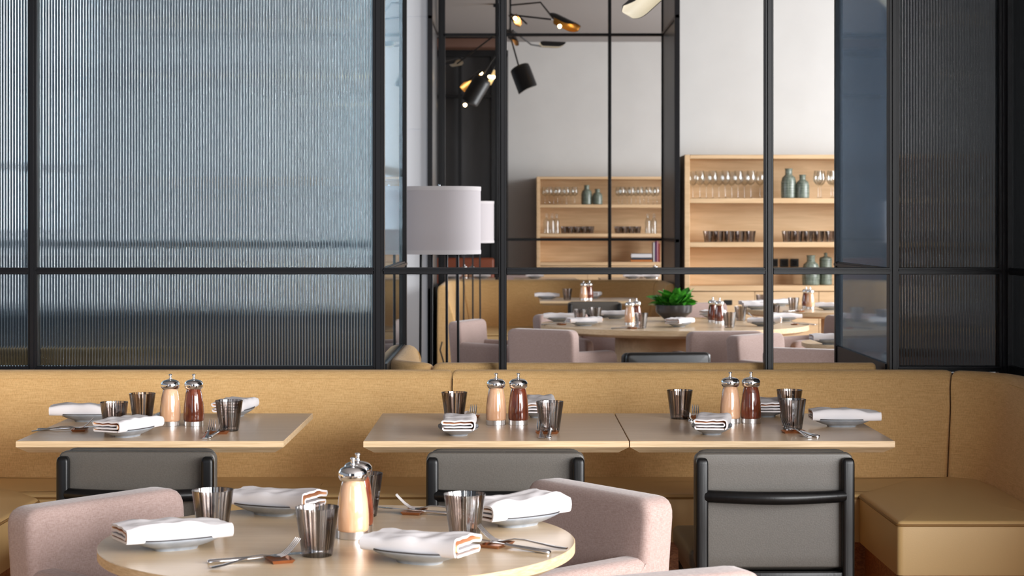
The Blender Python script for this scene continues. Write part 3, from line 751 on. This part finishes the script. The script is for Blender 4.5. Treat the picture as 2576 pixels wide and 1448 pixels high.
# middle table
t2 = 'on the middle square table'
tum(1143, 5.73, 'striped smoke glass tumbler at the back left '+t2); tum(1383, 5.43, 'striped smoke glass tumbler right of the dark mill '+t2)
put(salt, XY(1248, 5.63), 5.63, TZ, 2.2, 'pale wood mill with silver cap '+t2); put(pepper, XY(1304, 5.63), 5.63, TZ, 2.0, 'dark wood mill with silver cap '+t2)
dishnap(1153, 5.36, 92, nap_end, 'grey dish at the front left '+t2, 'napkin at the front left, its folds turned to us, '+t2)
dishnap(1356, 5.86, 84, nap_peak, 'grey dish behind the right tumbler '+t2, 'puffed napkin behind the right tumbler '+t2)
cutlery(1376, 5.39, 90, 'at the front of the middle square table', fo=(-.005, .018), ko=(0, -.008), kd=-3)
cutlery(1180, 5.83, 86, 'behind the front napkin of the middle square table')
# right table
t3 = 'on the right square table'
tum(1710, 5.80, 'striped smoke glass tumbler at the back left '+t3); tum(1986, 5.81, 'striped smoke glass tumbler standing behind another one '+t3); tum(1993.5, 5.50, 'striped smoke glass tumbler in front of another one '+t3)
put(salt, XY(1837, 5.68), 5.68, TZ, 3.1, 'pale wood mill with silver cap '+t3); put(pepper, XY(1889, 5.68), 5.68, TZ, 4.0, 'dark wood mill with silver cap '+t3)
dishnap(1791, 5.385, 82, nap_end, 'grey dish at the front left '+t3, 'napkin at the front left, its folds turned to us, '+t3)
dishnap(1928, 5.885, 88, nap_end, 'grey dish right behind the dark mill '+t3, 'napkin right behind the dark mill '+t3)
dishnap(2117, 5.58, 0, nap_long, 'grey dish at the right edge '+t3, 'long white napkin at the right edge '+t3, dx=.008)
cutlery(1996, 5.41, 96, 'at the front of the right square table', fo=(-.008, .006), ko=(-.002, -.014), kd=14, fd=10)
cutlery(1742, 5.82, 88, 'behind the left napkin of the right square table')
# big round table beyond
t4 = 'on the big round table beyond the partition'
for p, Y, lb in ((1459, 11.35, 'leftmost tumbler '), (1498, 11.60, 'tumbler second from the left '), (1613, 10.87, 'tumbler beside the left pair of mills '), (1835, 10.95, 'tumbler right of the two dark mills '), (1863, 11.75, 'tumbler behind the one by the dark mills '), (1946, 11.9, 'tumbler hidden by the post ')):
    tum(p, Y, lb+t4)
put(salt, XY(1584, 11.25), 11.25, TZ, .5, 'pale mill '+t4); put(pepper, XY(1602, 11.35), 11.38, TZ, .5, 'dark mill beside the pale one '+t4)
put(pepper, XY(1793, 11.55), 11.55, TZ, 1.5, 'left one of the two dark mills '+t4); put(pepper, XY(1810, 11.42), 11.42, TZ, .1, 'right one of the two dark mills '+t4)
for p, Y, dg, np_, lb in ((1408, 11.62, 0, nap_long, 'farthest left'), (1470, 11.12, 15, nap_flat, 'near left'), (1548, 12.0, -10, nap_flat, 'behind the pale mill'),
        (1709, 11.02, 60, nap_end, 'in front of the plant pot'), (1792, 12.05, 60, nap_end, 'behind the dark mills'), (1923, 11.10, -12, nap_flat, 'near right'), (1972, 11.65, 14, nap_long, 'far right')):
    dishnap(p, Y, dg, np_, 'grey dish, '+lb+', '+t4, 'white napkin, '+lb+', '+t4)
cutlery(1590, 10.83, 20, 'at the near edge of the big round table'); cutlery(1895, 12.0, 150, 'on the right of the big round table')
cutlery(2000, 11.25, 160, 'at the right rim of the big round table'); cutlery(1412, 11.25, 20, 'at the left rim of the big round table')
t5 = 'on the round table before the shelves'
tum(1996, 13.15, 'tumbler left of the mills '+t5); tum(1915, 13.7, 'tumbler at the left '+t5)
put(salt, XY(2038, 13.4), 13.4, TZ, 0, 'pale mill '+t5); put(pepper, XY(2029, 13.5), 13.52, TZ, 0, 'dark mill '+t5)
for p, Y, dg, np_, lb in ((1904, 13.3, 0, nap_flat, 'near left'), (1962, 13.85, 30, nap_flat, 'behind the left tumbler'), (1895, 13.62, 10, nap_flat, 'far left'), (2087, 13.2, -12, nap_long, 'at the right')):
    dishnap(p, Y, dg, np_, 'grey dish, '+lb+', '+t5, 'white napkin, '+lb+', '+t5)
cutlery(2012, 12.95, 20, 'near the mills on the round table before the shelves')
dishnap(2090, 9.42, 6, nap_long, 'grey dish on the small table at the right edge of the far view', 'napkin on the small table at the right edge of the far view')
t6 = 'on the far table at the olive bench'
tum(1427, 15.0, 'tumbler '+t6); put(salt, XY(1468, 14.95), 14.95, TZ, 0, 'pale mill '+t6); put(pepper, XY(1483, 14.95), 14.98, TZ, 0, 'dark mill '+t6)
dishnap(1376, 15.1, 0, nap_long, 'grey dish at the left '+t6, 'napkin at the left '+t6); dishnap(1494, 15.3, 80, nap_end, 'grey dish behind the mills '+t6, 'napkin behind the mills '+t6)
put(nap_flat, XY(1624, 7.6), 7.6, TZ, 0, 'napkin tip just showing over the banquette top')
t7 = 'on the farthest left table'
put(salt, XY(1169, 21.0), 21.0, TZ, 0, 'larger pale mill '+t7); put(salt, XY(1187, 20.9), 20.9, TZ, 0, 'lower pale mill '+t7)
tum(1180, 21.1, 'tumbler '+t7); tum(1222, 21.1, 'right tumbler '+t7)
dishnap(1138, 20.85, 0, nap_long, 'dish at the left '+t7, 'napkin at the left '+t7); dishnap(1212, 20.9, 0, nap_long, 'dish at the right '+t7, 'napkin at the right '+t7)
t8 = 'on the farthest right table'
put(salt, XY(1648, 21.0), 21.0, TZ, 0, 'pale mill '+t8); tum(1612, 21.1, 'tumbler '+t8)
dishnap(1590, 20.85, 0, nap_long, 'dish at the left '+t8, 'napkin at the left '+t8); dishnap(1636, 20.85, 0, nap_long, 'dish at the right '+t8, 'napkin at the right '+t8)
dishnap(1345, 20.85, 0, nap_long, 'dish on the farthest middle table', 'napkin on the farthest middle table')

# potted plant
def leaf(g, base, d, L, W, droop, roll):
    d = Vector(d).normalized(); sd = d.cross(Vector((0, 0, 1))).normalized(); sd = (Matrix.Rotation(roll, 3, d) @ sd); up = sd.cross(d)
    n = 7; vs = []; fs = []
    for i in range(n+1):
        t = i/n; c = Vector(base)+d*L*t-Vector((0, 0, 1))*droop*L*t*t
        wd = W*(math.sin(PI*min(1, t**.75*.98+.01))**.8) if 0 < t < 1 else W*.04
        for k in (-1, -.5, 0, .5, 1): vs.append(c+sd*wd*k+up*(abs(k)*wd*.30))
    for i in range(n):
        for k in range(4): a = i*5+k; fs.append((a, a+1, a+6, a+5))
    g.add(vs, fs)
pp = prop(empty('potted_plant', (XY(1695, 11.66), 11.66, TZ)), 'glossy green leafy plant in a dark round bowl on the big round table', 'plant')
G().lathe([(.052, 0), (.056, .002), (.058, .012), (.110, .055), (.114, .068), (.114, .100), (.110, .103), (.106, .098), (.104, .07), (.05, .02), (0, .02)], 48).build('bowl', 'pot_black', pp, angle=.5)
G().lathe([(.0, .088), (.05, .09), (.103, .085)], 24, close=False).build('soil', 'soil', pp)
rnd = random.Random(4); g = G()
for i in range(110):
    a = rnd.uniform(0, 2*PI); q = rnd.random()**.6; r = .075*q; el = rnd.uniform(.15, 1.25) if q > .5 else rnd.uniform(.6, 1.4)
    d = (math.cos(a)*math.cos(el), math.sin(a)*math.cos(el), math.sin(el)); L = rnd.uniform(.075, .125)
    base = Vector((r*math.cos(a), r*math.sin(a), .088+.035*rnd.random()))
    leaf(g, base, d, L, L*rnd.uniform(.24, .32), rnd.uniform(.05, .3), rnd.uniform(-.6, .6))
for i in range(26):
    a = rnd.uniform(0, 2*PI); r = .05*rnd.random()
    g.tube([(r*math.cos(a), r*math.sin(a), .085), (r*1.6*math.cos(a), r*1.6*math.sin(a), .13)], .002, 5)
g.build('foliage', 'leaf', pp, angle=1.2)

# ------------------------------------------------------------------ shelf cabinets
def cabinet(name, x0, x1, yf, yb, zt, z1, z2, zc, doors, label, knobs=()):
    c = prop(empty(name, ((x0+x1)/2, yf, 0)), label, 'shelving cabinet'); cx = (x0+x1)/2; W = (x1-x0)/2; D = yb-yf; t = .042
    G().box(-W, -W+t, 0, D, 0, zt, .003, 1).build('side_panel', 'oak_shelf', c); G().box(W-t, W, 0, D, 0, zt, .003, 1).build('side_panel', 'oak_shelf', c)
    G().box(-W+t, W-t, 0, D, zt-.033, zt, .003, 1).build('top_panel', 'oak_shelf', c)
    G().box(-W+t, W-t, D-.02, D, 0, zt-.033).build('back_panel', 'oak_shelf', c, flat=True)
    for z in (z1, z2): G().box(-W+t, W-t, .004, D-.02, z-.042, z, .003, 1).build('shelf', 'oak_shelf', c)
    G().box(-W+t, W-t, 0, D-.02, zc-.045, zc, .003, 1).build('counter', 'oak_shelf', c)
    ds = [-W+t]+[d-cx for d in doors]+[W-t]
    for i in range(len(ds)-1):
        d = G().box(ds[i]+.002, ds[i+1]-.002, .005, .025, .08, zc-.05, .001, 1).build('cabinet_door', 'oak_shelf', c)
        m = (ds[i]+ds[i+1])/2
        if knobs: 
            for kx in knobs:
                k = kx-cx
                if ds[i] < k < ds[i+1]: G().box(k-.032, k+.032, -.004, .006, zc-.155, zc-.115, .002, 1).build('finger_pull', 'socket_black', d)
    G().box(-W+t, W-t, .03, D-.03, 0, .08).build('plinth', 'oak_shelf', c, flat=True)
    return c
YF = 15.02
zf = lambda py, Y: CAMZ-(py-HY)*Y/F
Z1, Z2, ZC, ZTP = zf(498, YF), zf(608.5, YF), zf(718, YF), zf(389, YF)
cabinet('shelf_cabinet', XY(1722, YF), 3.25, YF, 15.44, ZTP, Z1, Z2, ZC, (XY(1899, YF), XY(2060, YF), 2.98), 'pale oak shelf cabinet on the right, behind the plant', (XY(1832, YF), XY(1974, YF)))
Y3 = 23.3
Z1f, Z2f, ZCf, ZTf = zf(514, Y3), zf(587, Y3), zf(659, Y3), zf(444, Y3)
cabinet('shelf_cabinet', XY(1350, Y3), 2.6, Y3, 23.88, ZTf, Z1f, Z2f, ZCf, (XY(1478, Y3), 1.65), 'smaller pale oak shelf cabinet farther off, behind the window grid')
# wine glasses
wg = G().lathe([(.034, 0), (.034, .0012), (.012, .003), (.0035, .010), (.0032, .095), (.006, .103), (.022, .115), (.036, .135), (.041, .155), (.038, .185), (.030, .222), (.0293, .2222), (.037, .185), (.0398, .155), (.035, .136), (.021, .117), (.0, .107)], 28).build('wine_glass', 'clear_glass', angle=.8); prop(wg, 'x', 'wine glass')
ORD = ['leftmost', 'second from the left', 'third from the left', 'fourth from the left', 'fifth from the left', 'sixth from the left', 'seventh from the left', 'eighth from the left', 'ninth from the left', 'rightmost']
def row(proto, ps, Y, z, what, where, group):
    for i, p in enumerate(ps): put(proto, XY(p, Y), Y, z, i*.7, f'{ORD[i] if i < len(ps)-1 else "rightmost"} {what} {where}', group)
row(wg, (1761, 1793, 1825, 1857, 1889), YF+.08, Z1, 'wine glass', 'of the front row, top shelf of the near cabinet', 'wine glasses on the near cabinet')
row(wg, (1743, 1777, 1809, 1841, 1873, 1912), YF+.25, Z1, 'wine glass', 'of the back row, top shelf of the near cabinet', 'wine glasses on the near cabinet')
row(wg, (2058, 2091), YF+.08, Z1, 'wine glass', 'in front, right of the near cabinet vases', 'wine glasses on the near cabinet')
row(wg, (2065, 2097), YF+.22, Z1, 'wine glass', 'at the back, right of the near cabinet vases', 'wine glasses on the near cabinet')
row(wg, (1371, 1393, 1414, 1436), Y3+.30, Z1f, 'wine glass', 'of the back row, top left of the far cabinet', 'wine glasses on the far cabinet')
row(wg, (1382, 1403, 1425, 1446), Y3+.1, Z1f, 'wine glass', 'of the front row, top left of the far cabinet', 'wine glasses on the far cabinet')
row(wg, (1556, 1578, 1600, 1621, 1643), Y3+.30, Z1f, 'wine glass', 'of the back row, top right of the far cabinet', 'wine glasses on the far cabinet')
row(wg, (1565, 1588, 1610, 1631, 1652), Y3+.1, Z1f, 'wine glass', 'of the front row, top right of the far cabinet', 'wine glasses on the far cabinet')
row(tumbler, (1781, 1807.5, 1834, 1861.5, 1889), YF+.08, Z2, 'dark tumbler', 'in the front left row on the near cabinet', 'tumblers on the near cabinet')
row(tumbler, (1979, 2007, 2034, 2061, 2089), YF+.08, Z2, 'dark tumbler', 'in the front right row on the near cabinet', 'tumblers on the near cabinet')
row(tumbler, (1418, 1435, 1452, 1470, 1487), Y3+.1, Z2f, 'dark tumbler', 'in the front left row on the far cabinet', 'tumblers on the far cabinet')
row(tumbler, (1553, 1571, 1588, 1605), Y3+.1, Z2f, 'dark tumbler', 'in the front right row on the far cabinet', 'tumblers on the far cabinet')
row(tumbler, (1794, 1821, 1848, 1875), YF+.17, Z2, 'dark tumbler', 'in the back left row on the near cabinet', 'tumblers on the near cabinet')
row(tumbler, (1992, 2020, 2047, 2075), YF+.17, Z2, 'dark tumbler', 'in the back right row on the near cabinet', 'tumblers on the near cabinet')
row(tumbler, (1426, 1443, 1461, 1479), Y3+.2, Z2f, 'dark tumbler', 'in the back left row on the far cabinet', 'tumblers on the far cabinet')
row(tumbler, (1562, 1580, 1597), Y3+.2, Z2f, 'dark tumbler', 'in the back right row on the far cabinet', 'tumblers on the far cabinet')
# carafes
cf = prop(empty('carafe'), 'x', 'carafe')
G().lathe([(.030, 0), (.036, .003), (.036, .15), (.028, .175), (.016, .19), (.015, .215), (.013, .215), (.014, .19), (.026, .173), (.034, .15), (.034, .006), (0, .005)], 24).build('bottle', 'clear_glass', cf, angle=.7)
G().lathe([(.012, .205), (.012, .22), (.018, .228), (.019, .238), (.010, .25), (0, .251)], 16).build('stopper', 'clear_glass', cf, angle=.9)
row(cf, (1375, 1388.5, 1400), Y3+.12, Z2f, 'clear glass carafe', 'at the left of the far cabinet middle shelf', 'carafes on the far cabinet')
row(cf, (1630, 1645), Y3+.12, Z2f, 'clear glass carafe', 'at the right of the far cabinet middle shelf', 'carafes on the far cabinet')
# vases
def vase(p, Y, z, h, r, label, lid=False):
    if lid: pr = [(r*.9, 0), (r, .005), (r, h*.80), (r*.93, h*.82), (r*.95, h*.84), (r*.3, h*.88), (r*.22, h*.92), (r*.30, h*.97), (0, h)]
    else: pr = [(r*.9, 0), (r*.97, .005), (r, h*.25), (r*.98, h*.55), (r*.82, h*.70), (r*.50, h*.78), (r*.46, h*.80), (r*.46, h*.95), (r*.52, h), (r*.44, h*.99), (r*.40, h*.8), (0, h*.79)]
    g = G(); g.lathe(pr, 40)
    return prop(g.build('vase', 'celadon', loc=(XY(p, Y), Y, z), angle=.5), label, 'vase')
Yv = YF+.14; k = Yv/F
vase(1984, Yv, Z1, 75*k, 19.5*k, 'tall grey-green vase on the top shelf of the near cabinet')
vase(2019, Yv-.03, Z1, 59*k, 17*k, 'short grey-green vase on the top shelf of the near cabinet')
vase(2040, Yv, ZC, 75*k, 22*k, 'grey-green bottle vase on the counter of the near cabinet')
vase(2077, Yv+.05, ZC, 82*k, 16*k, 'lidded grey-green jar on the counter of the near cabinet', True)
k = (Y3+.15)/F
vase(1476, Y3+.15, Z1f, 49*k, 14*k, 'tall dark green vase on the far cabinet'); vase(1503, Y3+.12, Z1f, 39*k, 13*k, 'short green vase on the far cabinet')
# sockets
for i, (a, b, lb) in enumerate(((1944, 1957, 'left'), (1962, 1983, 'middle'), (1988, 2009, 'right'))):
    Yb = 15.415
    so = prop(empty('wall_socket', (XY((a+b)/2, Yb), Yb, zf(661, Yb))), f'{lb} one of three black sockets in the near cabinet back', 'socket')
    hw = (b-a)/2*Yb/F
    G().box(-hw, hw, -.008, 0, -.034, .034, .003, 1).build('plate', 'socket_black', so); G().box(-hw*.6, hw*.6, -.011, -.008, -.02, .02, .002, 1).build('insert', 'black_gloss', so)
# books
def book(x0, x1, y0, y1, z0, z1, cm, label, up=False):
    t = prop(empty('book', ((x0+x1)/2, y0, z0)), label, 'book'); W = (x1-x0)/2; D = y1-y0; H = z1-z0; e = .004
    g = G()
    if up: g.box(-W, -W+e, 0, D, 0, H).box(W-e, W, 0, D, 0, H).box(-W, W, 0, e, 0, H); G().box(-W+e, W-e, e, D-.004, .004, H-.004).build('pages', 'paper', t, flat=True)
    else: g.box(-W, W, 0, D, 0, e).box(-W, W, 0, D, H-e, H).box(-W, W, 0, e, 0, H); G().box(-W+.004, W-.004, e, D-.004, e, H-e).build('pages', 'paper', t, flat=True)
    g.build('cover', cm, t, flat=True); return t
yb = Y3+.1; q = lambda p: XY(p, yb)
zb = ZCf; 
book(q(1586), q(1641), yb, yb+.2, zb, zb+.030, 'cover_orange', 'thick orange book at the bottom of the stack')
book(q(1590), q(1640), yb+.005, yb+.2, zb+.030, zb+.052, 'cover_grey', 'dark grey book in the middle of the stack')
book(q(1588), q(1640), yb, yb+.2, zb+.052, zb+.105, 'cover_white', 'pale book on top of the stack')
book(q(1643), q(1647.5), yb, yb+.2, zb, zb+.245, 'cover_white', 'narrow white upright book beside the stack', True)
book(q(1648), q(1652), yb, yb+.2, zb, zb+.255, 'cover_purple', 'purple upright book, second of the standing ones', True)
book(q(1652.5), q(1656.5), yb, yb+.2, zb, zb+.265, 'cover_pink', 'pink upright book against the post', True)
book(q(1657), q(1660), yb, yb+.2, zb, zb+.23, 'cover_red', 'red upright book farthest to the right', True)

# ------------------------------------------------------------------ floor lamps
def floor_lamp(p, Y, rot, label):
    t = prop(empty('floor_lamp', (XY(p, Y), Y, 0), rot), label, 'lamp'); r = .190; z0, z1 = 1.207, 1.513
    s = G().lathe([(r, z0), (r, z1), (r-.003, z1), (r-.003, z0), (r, z0)], 64, close=False).build('lamp_shade', 'shade_fabric', t)
    G().lathe([(r+.002, z1-.018), (r+.002, z1+.001), (r-.004, z1+.001)], 64, close=False).build('trim_band', 'shade_trim', s)
    G().lathe([(r-.004, z0-.001), (r+.002, z0-.001), (r+.002, z0+.018)], 64, close=False).build('trim_band', 'shade_trim', s)
    for i in range(4):
        a = PI/4+i*PI/2+.44; x, y = .094*math.cos(a), .094*math.sin(a)
        G().tube([(x*1.05, y*1.05, .015), (x*.95, y*.95, z1-.05)], .0062, 8).build('leg', 'steel_dark' if False else 'black_steel', t)
    g = G()
    for i in range(2): X = Matrix.Rotation(i*PI/2, 4, 'Z'); g.tube([(-r+.004, 0, z1-.05), (r-.004, 0, z1-.05)], .003, 6, X=X)
    g.tube([(0, 0, z1-.1), (0, 0, z1+.012)], .005, 8).build('spider', 'steel', t)
    G().box(-.12, .12, -.12, .12, 0, .016, .004).build('base', 'black_steel', t); return t
floor_lamp(1105, 8.6, 0, 'large drum shade floor lamp just behind the partition')
floor_lamp(1178, 13.9, 0, 'second drum shade floor lamp, mostly hidden behind the first')
prop(G().tube([PT(1112, 860, 14.5), PT(1107, 880, 14.45), PT(1113, 900, 14.4), PT(1120, 925, 14.35), PT(1125, 985, 14.3), (PT(1128, 0, 14.2).x, 14.2, .006)], .006, 6).build('power_cable', 'cable'), 'thin black cable hanging beside the end of the olive bench', 'cable')

# ------------------------------------------------------------------ chandeliers
def scoop(p0, p1, openv, r, inner, parent):
    """half-pipe lamp shade with a rounded tip from p0 to p1, its open side towards openv"""
    p0, p1 = Vector(p0), Vector(p1); ax = (p1-p0); L = ax.length; ax.normalize()
    z = -Vector(openv); z = (z-ax*z.dot(ax)).normalized(); y = z.cross(ax); X = Matrix((ax, y, z)).transposed().to_4x4(); X.translation = p0
    g = G()
    for rr, m, sg in ((r, 0, 1), (r-.0035, 1, -1)):
        vs = []; fs = []; nu, nv = 14, 14
        for i in range(nu+1):
            u = i/nu; sc_ = math.sqrt(max(0., 1-max(0, (u-.62)/.38)**2)) if u > .62 else (1 if u > .1 else .75+.25*math.sqrt(max(0, 1-(1-u/.1)**2)))
            am = math.radians(105)*(.06+.94*sc_)
            for j in range(nv+1): a = -am+2*am*j/nv; vs.append((u*L, rr*math.sin(a), rr*math.cos(a)*(.55+.45*min(1, u*8+.3))))
        for i in range(nu):
            for j in range(nv):
                q = i*(nv+1)+j; f = (q, q+1, q+nv+2, q+nv+1); fs.append(f if sg > 0 else f[::-1])
        g.add(vs, fs, m, X)
    s = g.build('lamp_shade', ['lamp_black', inner], parent, angle=1.2); s.location = -Vector(parent.location)
    return s
def chandelier(name, c, top, bottom, arms, label):
    t = prop(empty(name, c), label, 'chandelier')
    def lk(g, nm, mt, par=t): o = g.build(nm, mt, par, angle=1.2); o.location = -Vector(t.location) if par is t else (0, 0, 0); return o
    lk(G().tube([(c[0], c[1], bottom), (c[0], c[1], top)], .011, 10), 'stem', 'lamp_black')
    lk(G().lathe([(.07, top-.02), (.07, top)], 24, c=(c[0], c[1])), 'canopy', 'lamp_black')
    for pts, s0, s1, ov, r, inner, bulb in arms:
        if pts: lk(G().tube(pts, .0085, 8), 'arm', 'lamp_black')
        if s0:
            s = scoop(s0, s1, ov, r, inner, t)
        if bulb:
            b = Vector(bulb); lk(G().lathe([(0, -.02), (.012, -.016), (.02, 0), (.016, .012), (0, .02)], 14, X=Matrix.Translation(b)), 'bulb', 'bulb_glow')
    return t
Yc = 18.6
def Q(p, y, dy=0): return PT(p, y, Yc+dy)
arms = [([Q(1284, 13), Q(1360, 6, -.2), Q(1392, 47, -.4)], Q(1386, 45, -.4), Q(1450, 76, -.6), (-.3, -.5, -.8), .062, 'lamp_gold', Q(1408, 66, -.5)),
        ([Q(1284, 37), Q(1335, 43, -.2), Q(1388, 49, -.35)], None, None, None, 0, '', None),
        ([Q(1290, 76), Q(1336, 112, .2), Q(1360, 116, .3)], Q(1358, 114, .3), Q(1424, 117, .35), (0, -.1, -1), .046, 'lamp_cream', None),
        ([Q(1285, 95), Q(1307, 174, -.2)], Q(1308, 172, -.2), Q(1332, 236, -.35), (.35, .9, -.3), .100, 'lamp_cream', None),
        ([Q(1272, 72), Q(1240, 92, .2), Q(1150, 160, .5)], Q(1156, 158, .5), Q(1118, 166, .8), (0, -.3, -1), .05, 'lamp_cream', None),
        ([Q(1282, 30), Q(1292, 42)], Q(1288, 36), Q(1306, 58, -.3), (.1, -1, .3), .04, 'lamp_gold', Q(1296, 46, -.1)),
        ([Q(1282, 72), Q(1284, 84)], Q(1280, 84), Q(1294, 112, -.3), (-.5, .8, 0), .05, 'lamp_gold', Q(1281, 80, -.05)),
        ([Q(1296, 38), Q(1304, 40, -.05), Q(1325, 60, -.2)], None, None, None, 0, '', None)]
chandelier('chandelier', Q(1284, 40), 3.66, Q(0, 100).z, arms, 'black many-armed chandelier right of the central post')
Yc = 19.8
arms = [([Q(1257, 120), Q(1240, 150), Q(1216, 186)], Q(1216, 188), Q(1170, 224, -.2), (.6, -.6, -.5), .07, 'lamp_gold', Q(1210, 184)),
        ([Q(1257, 140), Q(1222, 212)], Q(1214, 200, -.3), Q(1175, 266, -.4), (-.3, .8, -.5), .095, 'lamp_cream', Q(1170, 264, -.4)),
        ([Q(1257, 150), Q(1247, 170)], Q(1248, 178), Q(1228, 212), (-.5, -.6, -.4), .035, 'lamp_cream', Q(1241, 194, -.1)),
        ([Q(1257, 100), Q(1250, 170)], None, None, None, 0, '', Q(1232, 193))]
chandelier('chandelier', Q(1257, 60), 3.66, Q(0, 250).z, arms, 'second chandelier with glowing bulbs, left of the central post')
Yc = 9.6
cN = Q(1740, -170)
arms = [([cN+Vector((0, 0, -.05)), Q(1700, -110), Q(1655, -40)], Q(1672, -42), Q(1580, 42), (.55, -.75, -.45), .062, 'lamp_cream', None),
        ([cN, Q(1850, -200), Q(1920, -150)], Q(1910, -160), Q(1990, -110), (0, 0, -1), .06, 'lamp_cream', None)]
chandelier('chandelier', cN, 3.66, cN.z-.2, arms, 'near chandelier of which one black and cream shade hangs into the top edge')
